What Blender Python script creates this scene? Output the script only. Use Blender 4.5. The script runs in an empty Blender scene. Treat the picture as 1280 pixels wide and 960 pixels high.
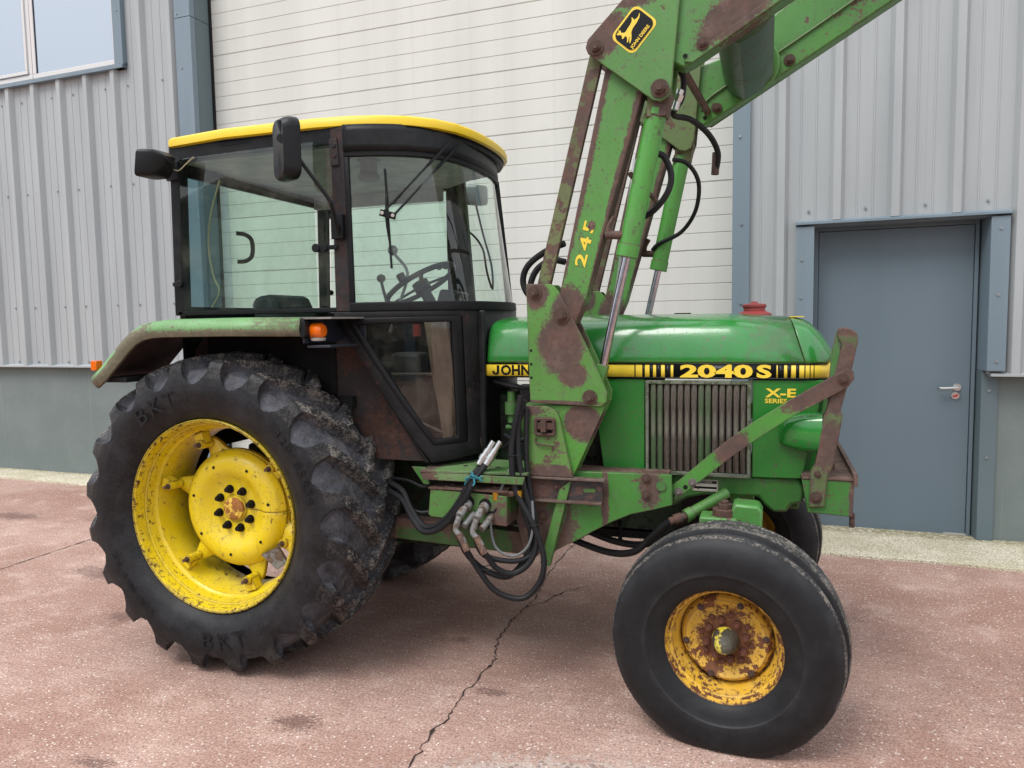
import bpy, bmesh, math, random
from math import sin, cos, pi, radians, sqrt, hypot
from mathutils import Vector, Matrix, noise
random.seed(7)
S = bpy.context.scene
COL = S.collection
# ------------------------------------------------------------------ camera
cam_d = bpy.data.cameras.new('camera'); cam = bpy.data.objects.new('camera', cam_d); COL.objects.link(cam)
cam_d.sensor_width = 36; cam_d.lens = 942.5644 * 36 / 1280; cam_d.clip_start = .05; cam_d.clip_end = 2000
_r = Vector((0.94708629, 0.32054588, -0.01667021)); _f = Vector((-0.32079851, 0.94353436, -0.0826512)); _u = _r.cross(_f)
cam.matrix_world = Matrix(((_r.x, _u.x, -_f.x, 2.46181226), (_r.y, _u.y, -_f.y, -3.72149363), (_r.z, _u.z, -_f.z, 1.64387471), (0, 0, 0, 1)))
S.camera = cam
# ------------------------------------------------------------------ light
SUN_EL, SUN_AZ = radians(56), radians(205)      # azimuth measured like a compass, +Y = north
W = bpy.data.worlds.new('World'); S.world = W; W.use_nodes = True
wn = W.node_tree.nodes; wl = W.node_tree.links; wn.clear()
wo = wn.new('ShaderNodeOutputWorld'); wb = wn.new('ShaderNodeBackground'); wb.inputs['Strength'].default_value = .1
sk = wn.new('ShaderNodeTexSky'); sk.sky_type = 'NISHITA'; sk.sun_disc = False
sk.sun_elevation = SUN_EL; sk.sun_rotation = SUN_AZ; sk.dust_density = 2.0
wt = wn.new('ShaderNodeTexCoord'); wno = wn.new('ShaderNodeTexNoise'); wno.inputs['Scale'].default_value = 2.2; wno.inputs['Detail'].default_value = 5
wl.new(wt.outputs['Generated'], wno.inputs['Vector'])
wr = wn.new('ShaderNodeValToRGB'); wr.color_ramp.elements[0].position = .36; wr.color_ramp.elements[1].position = .56
wr.color_ramp.elements[0].color = (.74, .74, .74, 1); wr.color_ramp.elements[1].color = (1, 1, 1, 1)
wl.new(wno.outputs['Fac'], wr.inputs['Fac'])
wm = wn.new('ShaderNodeMix'); wm.data_type = 'RGBA'
wl.new(wr.outputs['Color'], wm.inputs[0]); wl.new(sk.outputs['Color'], wm.inputs[6]); wm.inputs[7].default_value = (8.4, 8.8, 9.3, 1)
wsx = wn.new('ShaderNodeSeparateXYZ'); wl.new(wt.outputs['Generated'], wsx.inputs[0])
wmr = wn.new('ShaderNodeMapRange'); wl.new(wsx.outputs['Z'], wmr.inputs['Value']); wmr.inputs['From Min'].default_value = 0; wmr.inputs['From Max'].default_value = 1; wmr.inputs['To Min'].default_value = .72; wmr.inputs['To Max'].default_value = 1.45
wmu = wn.new('ShaderNodeVectorMath'); wmu.operation = 'SCALE'; wl.new(wm.outputs[2], wmu.inputs[0]); wl.new(wmr.outputs[0], wmu.inputs['Scale']); wl.new(wmu.outputs[0], wb.inputs['Color']); wl.new(wb.outputs[0], wo.inputs[0])
sd = bpy.data.lights.new('sun', 'SUN'); sd.energy = 1.3; sd.angle = radians(24); sd.color = (1, .975, .94)
so = bpy.data.objects.new('sun', sd); COL.objects.link(so)
_sv = Vector((sin(SUN_AZ) * cos(SUN_EL), cos(SUN_AZ) * cos(SUN_EL), sin(SUN_EL)))
so.rotation_euler = _sv.to_track_quat('Z', 'Y').to_euler(); so.location = (0, -5, 8)
S.view_settings.view_transform = 'Standard'; S.view_settings.look = 'None'; S.view_settings.gamma = 1
S.view_settings.exposure = 0.85

# ------------------------------------------------------------------ material helpers
def srgb(r, g, b):
    f = lambda c: (c / 255 / 12.92) if c / 255 <= .04045 else ((c / 255 + .055) / 1.055) ** 2.4
    return (f(r), f(g), f(b), 1)
class NT:
    def __init__(s, name):
        s.m = bpy.data.materials.new(name); s.m.use_nodes = True; s.t = s.m.node_tree; s.t.nodes.clear()
        s.out = s.n('OutputMaterial'); s.p = s.n('BsdfPrincipled'); s.l(s.p.outputs[0], s.out.inputs[0])
        s.co = s.n('TexCoord').outputs['Object']
    def n(s, k): return s.t.nodes.new('ShaderNode' + k)
    def l(s, a, b): s.t.links.new(a, b)
    def _in(s, sock, v):
        if hasattr(v, 'links'): s.l(v, sock)
        else: sock.default_value = v
    def noise(s, scale, detail=4, rough=.55, vec=None, dist=0):
        k = s.n('TexNoise'); k.inputs['Scale'].default_value = scale; k.inputs['Detail'].default_value = detail
        k.inputs['Roughness'].default_value = rough; k.inputs['Distortion'].default_value = dist; s.l(vec or s.co, k.inputs['Vector']); return k.outputs['Fac']
    def voro(s, scale, vec=None, rand=1):
        k = s.n('TexVoronoi'); k.inputs['Scale'].default_value = scale; s.l(vec or s.co, k.inputs['Vector']); return k
    def ramp(s, v, a, b, lo=0., hi=1.):
        k = s.n('MapRange'); k.interpolation_type = 'SMOOTHSTEP'
        s.l(v, k.inputs['Value']); k.inputs['From Min'].default_value = a; k.inputs['From Max'].default_value = b
        k.inputs['To Min'].default_value = lo; k.inputs['To Max'].default_value = hi; return k.outputs[0]
    def math(s, op, a, b=0., c=None):
        k = s.n('Math'); k.operation = op; s._in(k.inputs[0], a); s._in(k.inputs[1], b)
        if c is not None: s._in(k.inputs[2], c)
        return k.outputs[0]
    def mix(s, f, a, b):
        k = s.n('Mix'); k.data_type = 'RGBA'; s._in(k.inputs[0], f); s._in(k.inputs[6], a); s._in(k.inputs[7], b); return k.outputs[2]
    def map(s, loc=(0, 0, 0), rot=(0, 0, 0), sc=(1, 1, 1), typ='POINT', vec=None):
        k = s.n('Mapping'); k.vector_type = typ; k.inputs['Location'].default_value = loc; k.inputs['Rotation'].default_value = rot
        k.inputs['Scale'].default_value = sc; s.l(vec or s.co, k.inputs['Vector']); return k.outputs[0]
    def length(s, v):
        k = s.n('VectorMath'); k.operation = 'LENGTH'; s.l(v, k.inputs[0]); return k.outputs['Value']
    def bump(s, h, strength=.3, dist=.002):
        k = s.n('Bump'); k.inputs['Strength'].default_value = strength; k.inputs['Distance'].default_value = dist
        s.l(h, k.inputs['Height']); s.l(k.outputs[0], s.p.inputs['Normal'])
    def set(s, **kw):
        for a, v in kw.items(): s._in(s.p.inputs[{'col': 'Base Color', 'rough': 'Roughness', 'metal': 'Metallic', 'spec': 'Specular IOR Level', 'coat': 'Coat Weight'}[a]], v)
        return s.m
RUST = srgb(80, 63, 57); ORUST = srgb(112, 74, 52)
def patch_mask(t, patches, na, nb, soft=.05, wob=.8):
    out = None; nd = t.noise(75, 5, .75)
    for (loc, roty, sc) in patches:
        L = t.length(t.map(loc, (0, roty, 0), sc, 'TEXTURE'))
        v = t.math('ADD', L, t.math('MULTIPLY', t.math('SUBTRACT', na, .5), wob)); v = t.math('ADD', v, t.math('MULTIPLY', t.math('SUBTRACT', nb, .5), wob * 1.1)); v = t.math('ADD', v, t.math('MULTIPLY', t.math('SUBTRACT', nd, .5), wob * 1.9))
        m = t.ramp(v, 1 + soft, 1 - soft)
        out = m if out is None else t.math('MAXIMUM', out, m)
    return out
def paint(name, col, rust=RUST, speck=.66, patches=(), rough=.38, var=.12, spscale=26, dust=.0, dustcol=srgb(150, 145, 125), wob=.95, orange=.35, soft=.14, fade=.38, dots=.45, spec=.45, coat=0., edge=.8, streak=.3, ring=None):
    if col[1] > col[0] * 1.25 and col[1] > col[2] * 1.25:
        mn = min(col[:3]); col = (mn + (col[0] - mn) * .85 if col[0] > mn else col[0] * .80, col[1] * 1.06, col[2] * .80 if col[2] == mn else col[2] * .84, 1)
    t = NT(name); na = t.noise(5, 6, .6); nb = t.noise(spscale, 6, .7); nc = t.noise(1.7, 3)
    m = t.ramp(t.math('ADD', t.math('MULTIPLY', na, .45), t.math('MULTIPLY', nb, .55)), speck, speck + .025)
    if dots:
        for sc_, th in ((55, .62), (110, .66), (28, .86)):
            v = t.voro(sc_); cl = t.n('SeparateColor'); t.l(v.outputs['Color'], cl.inputs[0])
            dm_ = t.math('MULTIPLY', t.ramp(v.outputs['Distance'], .36, .22), t.ramp(cl.outputs[0], th - .02, th + .02)); dm_ = t.math('MULTIPLY', dm_, t.ramp(t.noise(4, 5, .7), .44, .56)); m = t.math('MAXIMUM', m, t.math('MULTIPLY', dm_, min(1, dots * 1.5)))
    if ring:
        sx_ = t.n('SeparateXYZ'); t.l(t.co, sx_.inputs[0]); rad = t.math('SQRT', t.math('ADD', t.math('MULTIPLY', sx_.outputs['X'], sx_.outputs['X']), t.math('MULTIPLY', sx_.outputs['Z'], sx_.outputs['Z'])))
        for r0, r1, th in ring:
            bd = t.math('MULTIPLY', t.ramp(rad, r0 - .003, r0 + .003), t.ramp(rad, r1 + .003, r1 - .003)); m = t.math('MAXIMUM', m, t.math('MULTIPLY', bd, t.ramp(t.noise(46, 5, .7), th, th + .04)))
    if patches: m = t.math('MAXIMUM', m, patch_mask(t, patches, na, nb, wob=wob, soft=soft))
    dark = tuple(c * (1 - var) for c in col[:3]) + (1,); lite = tuple(min(1, c * (1 + var)) for c in col[:3]) + (1,)
    base = t.mix(t.ramp(nc, .35, .65), dark, lite)
    if fade:
        g_ = sum(col[:3]) / 3; pale = tuple(min(1, c * .75 + g_ * .35 + .02) for c in col[:3]) + (1,)
        base = t.mix(t.math('MULTIPLY', t.ramp(t.noise(11, 8, .75), .40, .68), fade), base, pale)
        base = t.mix(t.math('MULTIPLY', t.ramp(t.noise(2.4, 6, .7), .52, .66), fade * .8), base, tuple(c * .62 for c in col[:3]) + (1,))
    if dust: base = t.mix(t.math('MULTIPLY', t.ramp(t.noise(3, 6, .7), .4, .7), dust), base, dustcol)
    if streak:
        sn = t.noise(1, 5, .65, vec=t.map(sc=(34, 34, 2.2))); base = t.mix(t.math('MULTIPLY', t.math('MULTIPLY', t.ramp(sn, .52, .70), t.ramp(na, .40, .60)), streak), base, tuple(c * .45 + .018 for c in rust[:3]) + (1,))
    if edge:
        bv = t.n('Bevel'); bv.samples = 4; bv.inputs['Radius'].default_value = .011; ge = t.n('NewGeometry'); dp = t.n('VectorMath'); dp.operation = 'DOT_PRODUCT'
        t.l(bv.outputs[0], dp.inputs[0]); t.l(ge.outputs['Normal'], dp.inputs[1])
        ed = t.math('SUBTRACT', 1., dp.outputs['Value']); ed = t.ramp(t.math('ADD', ed, t.math('MULTIPLY', t.math('SUBTRACT', t.noise(22, 6, .75), .50), .45)), .03, .09); m = t.math('MAXIMUM', m, t.math('MULTIPLY', ed, edge))
    rc = t.mix(t.ramp(t.noise(13, 7, .75), .40, .68, 0, orange), rust, ORUST); rc = t.mix(t.ramp(t.noise(38, 5, .75), .42, .62, 0, .45), rc, tuple(c * .55 for c in rust[:3]) + (1,)); rc = t.mix(t.ramp(t.noise(21, 6, .7), .52, .66, 0, .35), rc, tuple(min(1, c * 1.9 + .01) for c in rust[:3]) + (1,))
    t.set(col=t.mix(m, base, rc), rough=t.ramp(t.math('MAXIMUM', m, t.math('MULTIPLY', t.ramp(t.noise(6, 7, .7), .4, .75), .35)), 0, 1, rough, .8), spec=spec)
    if coat: t.p.inputs['Coat Weight'].default_value = coat; t.p.inputs['Coat Roughness'].default_value = .12
    h = t.math('SUBTRACT', t.math('MULTIPLY', nb, .3), t.math('MULTIPLY', m, .6)); t.bump(h, .35, .0015)
    return t.m
def plain(name, col, rough=.5, metal=0., bscale=0, bstr=.2, var=.0, vscale=8):
    t = NT(name)
    if max(col[:3]) < .02: t.set(spec=.22)
    c = t.mix(t.ramp(t.noise(vscale, 6, .65), .35, .65), tuple(x * (1 - var) for x in col[:3]) + (1,), tuple(min(1, x * (1 + var)) for x in col[:3]) + (1,)) if var else col
    t.set(col=c, rough=rough, metal=metal)
    if bscale: t.bump(t.noise(bscale, 5, .6), bstr)
    return t.m
def glass_mat(name, tint, refl=1.0, dirt=.0):
    t = NT(name); t.t.nodes.remove(t.p)
    tr = t.n('BsdfTransparent'); tr.inputs[0].default_value = tint; gl = t.n('BsdfGlossy'); gl.inputs['Roughness'].default_value = .015
    fr = t.n('Fresnel'); fr.inputs[0].default_value = 1.5; mx = t.n('MixShader')
    geo = t.n('NewGeometry'); f = t.math('MULTIPLY', fr.outputs[0], refl); f = t.math('MULTIPLY', f, t.math('SUBTRACT', 1., geo.outputs['Backfacing']))
    t.l(f, mx.inputs[0]); t.l(tr.outputs[0], mx.inputs[1]); t.l(gl.outputs[0], mx.inputs[2])
    last = mx.outputs[0]
    if dirt:
        df = t.n('BsdfDiffuse'); df.inputs[0].default_value = srgb(170, 165, 150); m2 = t.n('MixShader')
        t.l(t.math('MULTIPLY', t.ramp(t.noise(5, 8, .75), .42, .8), dirt), m2.inputs[0]); t.l(last, m2.inputs[1]); t.l(df.outputs[0], m2.inputs[2]); last = m2.outputs[0]
    t.l(last, t.out.inputs[0]); return t.m

# ------------------------------------------------------------------ mesh helpers
class MB:
    def __init__(s): s.v = []; s.f = []
    def add(s, vs, fs):
        o = len(s.v); s.v += [tuple(v) for v in vs]; s.f += [tuple(i + o for i in f) for f in fs]; return s
    def box(s, x0, x1, y0, y1, z0, z1):
        return s.add([(x, y, z) for x in (x0, x1) for y in (y0, y1) for z in (z0, z1)], [(0, 1, 3, 2), (4, 6, 7, 5), (0, 4, 5, 1), (2, 3, 7, 6), (0, 2, 6, 4), (1, 5, 7, 3)])
    def prism(s, poly, y0, y1, axis='y'):
        n = len(poly)
        def P(a, b, c): return {'y': (a, c, b), 'x': (c, a, b), 'z': (a, b, c)}[axis]
        vs = [P(a, b, y0) for a, b in poly] + [P(a, b, y1) for a, b in poly]
        return s.add(vs, [tuple(range(n)), tuple(range(2 * n - 1, n - 1, -1))] + [(i, i + n, (i + 1) % n + n, (i + 1) % n) for i in range(n)])
    def cyl(s, p, q, r, n=20, r2=None, caps=True):
        p = Vector(p); q = Vector(q); d = (q - p).normalized(); a = d.orthogonal().normalized(); b = d.cross(a); r2 = r if r2 is None else r2
        vs = [p + (a * cos(t) + b * sin(t)) * r for t in [2 * pi * i / n for i in range(n)]] + [q + (a * cos(t) + b * sin(t)) * r2 for t in [2 * pi * i / n for i in range(n)]]
        fs = [(i, (i + 1) % n, (i + 1) % n + n, i + n) for i in range(n)]
        if caps: fs += [tuple(range(n - 1, -1, -1)), tuple(range(n, 2 * n))]
        return s.add(vs, fs)
    def beam(s, p, q, w, t, up=(0, 1, 0)):      # rectangular bar: t along up-ish, w across
        p = Vector(p); q = Vector(q); d = (q - p).normalized(); a = Vector(up); a = (a - d * a.dot(d)).normalized(); b = d.cross(a)
        vs = [o + a * (t / 2 * i) + b * (w / 2 * j) for o in (p, q) for i, j in ((-1, -1), (1, -1), (1, 1), (-1, 1))]
        return s.add(vs, [(3, 2, 1, 0), (4, 5, 6, 7), (0, 1, 5, 4), (1, 2, 6, 5), (2, 3, 7, 6), (3, 0, 4, 7)])
    def tube(s, pts, r, n=10, sub=5, rr=None):
        P = [Vector(p) for p in pts]
        if len(P) > 2 and sub > 1:
            Q = [P[0]] + P + [P[-1]]; R = []
            for i in range(1, len(Q) - 2):
                for k in range(sub):
                    t = k / sub; a, b, c, d = Q[i - 1], Q[i], Q[i + 1], Q[i + 2]
                    R.append(.5 * ((2 * b) + (c - a) * t + (2 * a - 5 * b + 4 * c - d) * t * t + (3 * b - a - 3 * c + d) * t ** 3))
            R.append(P[-1]); P = R
        vs = []; a = None
        for i, p in enumerate(P):
            d = (P[min(i + 1, len(P) - 1)] - P[max(i - 1, 0)]).normalized()
            a = d.orthogonal().normalized() if a is None else (a - d * a.dot(d)).normalized()
            b = d.cross(a); rad = r if rr is None else r * rr(i / (len(P) - 1))
            vs += [p + (a * cos(2 * pi * k / n) + b * sin(2 * pi * k / n)) * rad for k in range(n)]
        fs = [(i * n + k, i * n + (k + 1) % n, (i + 1) * n + (k + 1) % n, (i + 1) * n + k) for i in range(len(P) - 1) for k in range(n)]
        fs += [tuple(range(n - 1, -1, -1)), tuple(range((len(P) - 1) * n, len(P) * n))]
        return s.add(vs, fs)
    def lathe(s, prof, n=64, c=(0, 0, 0), axis='y', close=False):   # prof: (along, r)
        vs = []
        for k in range(n):
            t = 2 * pi * k / n
            for (y, r) in prof:
                v = (r * cos(t), y, r * sin(t)) if axis == 'y' else (r * cos(t), r * sin(t), y) if axis == 'z' else (y, r * cos(t), r * sin(t))
                vs.append((v[0] + c[0], v[1] + c[1], v[2] + c[2]))
        m = len(prof); fs = [(k * m + j, k * m + j + 1, ((k + 1) % n) * m + j + 1, ((k + 1) % n) * m + j) for k in range(n) for j in range(m - 1)]
        return s.add(vs, fs)
    def grid(s, rows):
        m = len(rows[0]); vs = [p for r in rows for p in r]
        return s.add(vs, [(i * m + j, i * m + j + 1, (i + 1) * m + j + 1, (i + 1) * m + j) for i in range(len(rows) - 1) for j in range(m - 1)])
    def mesh(s, name, mat, smooth=35):
        me = bpy.data.meshes.new(name); me.from_pydata(s.v, [], s.f); me.update()
        bm = bmesh.new(); bm.from_mesh(me); bmesh.ops.recalc_face_normals(bm, faces=bm.faces); bm.to_mesh(me); bm.free()
        if mat: me.materials.append(mat)
        if smooth:
            me.shade_smooth(); me.set_sharp_from_angle(angle=radians(smooth))
        return me
def obj(name, mb, mat, parent=None, bevel=0., smooth=35, solid=0., kind=None):
    me = mb if isinstance(mb, bpy.types.Mesh) else mb.mesh(name, mat, smooth)
    o = bpy.data.objects.new(name, me); COL.objects.link(o)
    if parent: o.parent = parent
    if solid:
        m = o.modifiers.new('thick', 'SOLIDIFY'); m.thickness = solid; m.offset = 0; m.use_rim = mat is None or 'glass' not in mat.name
    if bevel:
        m = o.modifiers.new('edge', 'BEVEL'); m.width = bevel; m.segments = 2; m.limit_method = 'ANGLE'; m.angle_limit = radians(40); m.harden_normals = False
    if kind: o['kind'] = kind
    return o
def thing(name, label, cat, loc=(0, 0, 0), rz=0.):
    o = bpy.data.objects.new(name, None); COL.objects.link(o); o.location = loc; o.rotation_euler = (0, 0, rz)
    o['label'] = label; o['category'] = cat; o.empty_display_size = .3; return o
def group_part(name, parent, loc=(0, 0, 0), rz=0.):
    o = bpy.data.objects.new(name, None); COL.objects.link(o); o.parent = parent; o.location = loc; o.rotation_euler = (0, 0, rz); o.empty_display_size = .1; return o
def dup(o, parent, **kw):
    c = o.copy(); COL.objects.link(c); c.parent = parent
    for k, v in kw.items(): setattr(c, k, v)
    return c
def txt(name, s, size, M, mat, parent, sx=1., extrude=.0008, off=0., spacing=1., shear=0.):
    cu = bpy.data.curves.new(name, 'FONT'); cu.body = s; cu.size = size; cu.extrude = extrude; cu.offset = off; cu.space_character = spacing; cu.shear = shear; cu.resolution_u = 3
    cu.align_x = 'LEFT'
    to = bpy.data.objects.new('tmp', cu); COL.objects.link(to); bpy.context.view_layer.update()
    me = bpy.data.meshes.new_from_object(to.evaluated_get(bpy.context.evaluated_depsgraph_get())); bpy.data.objects.remove(to)
    me.transform(M @ Matrix.Diagonal((sx, 1, 1, 1))); me.materials.clear(); me.materials.append(mat); me.name = name
    o = bpy.data.objects.new(name, me); COL.objects.link(o); o.parent = parent; return o
def MXZ(x, y, z, ang=0.):   # text in the XZ plane, facing -Y, rotated ang (radians) counter-clockwise
    return Matrix.Translation((x, y, z)) @ Matrix.Rotation(-ang, 4, 'Y') @ Matrix.Rotation(pi / 2, 4, 'X')
_bolt_cache = {}
def bolt(p, r, parent, mat, d=(0, -1, 0), wash=True, name='bolt'):
    key = (round(r, 4), mat.name, wash)
    if key not in _bolt_cache:
        m = MB()
        if wash: m.cyl((0, 0, 0), (0, 0, r * .25), r * 1.55, 24)
        m.cyl((0, 0, 0), (0, 0, r * .95), r, 6); m.cyl((0, 0, r * .9), (0, 0, r * 1.35), r * .55, 12)
        _bolt_cache[key] = m.mesh('bolt', mat)
    o = bpy.data.objects.new(name, _bolt_cache[key]); COL.objects.link(o); o.parent = parent
    o.location = p; o.rotation_euler = Vector(d).to_track_quat('Z', 'Y').to_euler(); return o
def rot2(p, a, c=(0, 0)): return (c[0] + p[0] * cos(a) - p[1] * sin(a), c[1] + p[0] * sin(a) + p[1] * cos(a))

# ------------------------------------------------------------------ materials
def m_ground():
    t = NT('red_grit_concrete')
    big = t.noise(.62, 8, .68); mid = t.noise(5, 6, .65, dist=.4)
    st = t.noise(3.2, 6, .7, vec=t.map(rot=(0, 0, .04), sc=(1.0, 8.5, 1)))
    a = t.mix(t.ramp(big, .35, .66), srgb(158, 122, 107), srgb(192, 161, 147))
    a = t.mix(t.math('MULTIPLY', t.ramp(st, .44, .68), .42), a, srgb(146, 113, 102)); a = t.mix(t.math('MULTIPLY', t.ramp(mid, .52, .70), .5), a, srgb(206, 178, 164))
    fine = t.noise(95, 4, .8); a = t.mix(t.ramp(fine, .40, .60), t.mix(.55, a, srgb(84, 60, 54)), t.mix(t.ramp(t.noise(70, 3, .8), .52, .64, 0, .4), a, srgb(214, 192, 182)))
    v = t.voro(62); wh = t.math('MULTIPLY', t.ramp(v.outputs['Distance'], .34, .2), t.ramp(t.math('FRACT', t.math('MULTIPLY', v.outputs['Color'], 7.3)), .74, .80))
    a = t.mix(t.math('MULTIPLY', wh, .7), a, srgb(226, 214, 204))
    v2 = t.voro(47); dk = t.math('MULTIPLY', t.ramp(v2.outputs['Distance'], .34, .18), t.ramp(t.math('FRACT', t.math('MULTIPLY', v2.outputs['Color'], 5.1)), .80, .88))
    a = t.mix(t.math('MULTIPLY', dk, .6), a, srgb(98, 72, 66))
    na = t.noise(6, 6, .7); nb = t.noise(25, 6, .7)
    st1 = [((.62, -1.17, 0), 0, (.09, .05, 1)), ((-3.83, 1.07, 0), 0, (.25, .10, 1)), ((-.99, -.46, 0), 0, (.09, .07, 1)), ((-2.9, 1.25, 0), 0, (.22, .1, 1)),
           ((.96, -.22, 0), 0, (.05, .03, 1)), ((1.32, -.70, 0), 0, (.06, .03, 1)), ((-1.7, .1, 0), 0, (.25, .1, 1)), ((-1.5, .75, 0), 0, (.2, .08, 1)), ((.05, -1.65, 0), 0, (.07, .03, 1))]
    m = patch_mask(t, st1, na, nb, soft=.22, wob=2.6)
    a = t.mix(t.math('MULTIPLY', m, .6), a, srgb(80, 56, 52))
    under_shade = patch_mask(t, [((1.5, .1, 0), 0, (2.1, .75, 1)), ((.3, -.2, 0), 0, (1.1, .7, 1))], na, nb, soft=.5, wob=1.2)
    a = t.mix(t.math('MULTIPLY', under_shade, .42), a, srgb(96, 72, 66))  # shade beneath the tractor, painted into the ground colour
    g1 = t.length(t.map((1.85, -1.72, 0), (0, 0, .28), (.95, .62, 1), 'TEXTURE')); g1 = t.ramp(t.math('ADD', g1, t.math('MULTIPLY', t.math('SUBTRACT', nb, .5), .9)), 1.12, .85)
    pv = t.voro(34); gg = t.mix(t.ramp(pv.outputs['Distance'], .30, .42), srgb(110, 110, 110), srgb(176, 168, 160)); a = t.mix(t.math('MULTIPLY', g1, t.ramp(t.noise(60, 4, .8), .42, .58, .25, .85)), a, gg)
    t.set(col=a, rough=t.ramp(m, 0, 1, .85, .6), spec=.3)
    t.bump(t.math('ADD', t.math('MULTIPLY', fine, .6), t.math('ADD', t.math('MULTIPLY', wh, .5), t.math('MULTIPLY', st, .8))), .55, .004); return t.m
def m_kerb():
    t = NT('pale_concrete'); a = t.mix(t.ramp(t.noise(3, 6, .7), .35, .65), srgb(196, 186, 160), srgb(216, 207, 186))
    a = t.mix(t.ramp(t.noise(110, 4, .8), .40, .56), srgb(130, 122, 100), a)
    y = t.n('SeparateXYZ'); t.l(t.co, y.inputs[0]); moss = t.math('MULTIPLY', t.ramp(t.math('ADD', y.outputs['Y'], t.math('MULTIPLY', t.noise(7, 6, .7), .34)), 2.53, 2.68), t.ramp(t.noise(30, 5, .7), .38, .55))
    a = t.mix(t.math('MULTIPLY', moss, .75), a, srgb(105, 98, 66)); t.set(col=a, rough=.9); t.bump(t.noise(90, 5, .75), .7, .006); return t.m
def m_sheet(name, a1, a2, k=1.):
    t = NT(name); n = t.noise(1.2, 4, vec=t.map(sc=(2.2, 1, .35))); st = t.noise(9, 4, .6, vec=t.map(sc=(2, 1, .08)))
    a = t.mix(t.ramp(n, .35, .65), a1, a2); a = t.mix(t.math('MULTIPLY', t.ramp(t.noise(1.6, 7, .75), .50, .72), .10 * k), a, tuple(c * .62 for c in a1[:3]) + (1,)); a = t.mix(t.math('MULTIPLY', t.ramp(st, .5, .8), .22 * k), a, tuple(c * .75 for c in a1[:3]) + (1,))
    sc = t.noise(60, 3, .8); a = t.mix(t.math('MULTIPLY', t.ramp(sc, .74, .78), .5), a, srgb(210, 212, 212))
    t.set(col=a, rough=.5, spec=.4); t.bump(t.noise(180, 2), .05, .001); return t.m
M_ground = m_ground(); M_kerb = m_kerb()
M_clad = m_sheet('grey_coated_steel', srgb(150, 154, 156), srgb(158, 162, 163))
M_flash = m_sheet('blue_grey_flashing', srgb(106, 121, 131), srgb(113, 128, 138))
M_column = m_sheet('teal_grey_flashing', srgb(86, 100, 105), srgb(93, 107, 112))
M_shut = m_sheet('cream_steel', srgb(190, 190, 184), srgb(197, 197, 191))
M_door = m_sheet('slate_blue_door_paint', srgb(92, 106, 115), srgb(95, 109, 118), .15)
M_plinth = (lambda t: (t.set(col=t.mix(t.math('MULTIPLY', t.ramp(t.noise(7, 5, .6, vec=t.map(sc=(3, 1, .12))), .58, .75), .35), t.mix(t.ramp(t.noise(2, 5), .35, .65), srgb(102, 112, 110), srgb(109, 118, 116)), srgb(128, 134, 130)), rough=.8), t.bump(t.noise(9, 5, .6), .5, .01), t.m)[-1])(NT('green_grey_render'))
M_pvc = plain('white_pvc', srgb(196, 194, 192), .35)
M_black = plain('black_rubber_seal', srgb(26, 26, 27), .6, bscale=60, var=.2)
def m_winglass():
    t = NT('window_film_glass'); t.set(col=srgb(108, 128, 152), rough=.25); g = t.n('BsdfGlossy'); g.inputs['Roughness'].default_value = .02; mx = t.n('MixShader')
    mx.inputs[0].default_value = .36; t.l(t.p.outputs[0], mx.inputs[1]); t.l(g.outputs[0], mx.inputs[2]); t.l(mx.outputs[0], t.out.inputs[0]); return t.m
M_winglass = m_winglass()
M_steel = plain('brushed_steel', srgb(190, 190, 188), .3, 1.)
M_zinc = plain('zinc_screw', srgb(150, 155, 158), .4, .8)
M_dark = plain('dark_void_metal', srgb(20, 20, 20), .8, var=.3)
G1 = srgb(33, 118, 44); GL = srgb(74, 118, 58)
M_hood = paint('hood_green_paint', dots=.3, edge=.35, streak=.12, col= srgb(34, 112, 44), speck=.70, rough=.24, var=.08, fade=.28, coat=.6)
M_panel = paint('panel_green_paint', dots=.3, edge=.35, streak=.12, col= srgb(36, 104, 40), speck=.72, rough=.28, var=.08, fade=.12)
M_green = paint('chassis_green_paint', srgb(48, 100, 42), speck=.58, rough=.42, var=.15, dust=.15)
M_loader = paint('loader_green_paint', GL, speck=.59, rough=.45, var=.14)
M_brownbar = paint('worn_brown_bar', srgb(86, 94, 56), speck=.46, rough=.7, spscale=14, var=.2)
M_rusty = paint('rusty_steel', srgb(96, 74, 64), speck=.5, rough=.8, rust=srgb(72, 52, 46), orange=.25)
M_yellow = paint('wheel_yellow_paint', srgb(210, 183, 16), speck=.625, rough=.34, var=.05, rust=srgb(74, 50, 26), spscale=40, fade=.2, dots=.18)
M_fwyellow = paint('rusty_wheel_yellow', srgb(196, 152, 44), speck=.535, rough=.6, var=.08, rust=srgb(98, 56, 28), spscale=34, orange=.6)
M_roof = paint('roof_yellow_plastic', dots=0, edge=0, streak=0, col= srgb(214, 180, 10), speck=.9, rough=.4, var=.03, fade=.1)
M_cab = paint('cab_black_paint', spec=.2, dots=0, edge=0, streak=0, col= srgb(14, 15, 17), speck=.68, rough=.42, var=.25, rust=srgb(66, 44, 38), dust=.12, dustcol=srgb(62, 60, 60))
M_cabr = paint('cab_rusty_black', spec=.2, dots=0, edge=0, streak=0, col= srgb(18, 18, 20), speck=.56, rough=.5, var=.2, rust=srgb(50, 38, 36), orange=.08, dust=.15, dustcol=srgb(74, 68, 66))
M_post = paint('post_brown_black', spec=.25, dots=0, edge=0, streak=0, col= srgb(38, 33, 35), speck=.52, rough=.5, var=.2, rust=srgb(54, 42, 41), orange=.1)
M_seal = plain('black_rubber', srgb(15, 15, 17), .55, bscale=50, var=.25)
M_plastic = plain('black_plastic', srgb(19, 20, 22), .42, bscale=200, bstr=.1, var=.12)
M_hose = plain('hydraulic_hose', srgb(27, 27, 29), .5, bscale=140, bstr=.3, var=.2)
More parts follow.
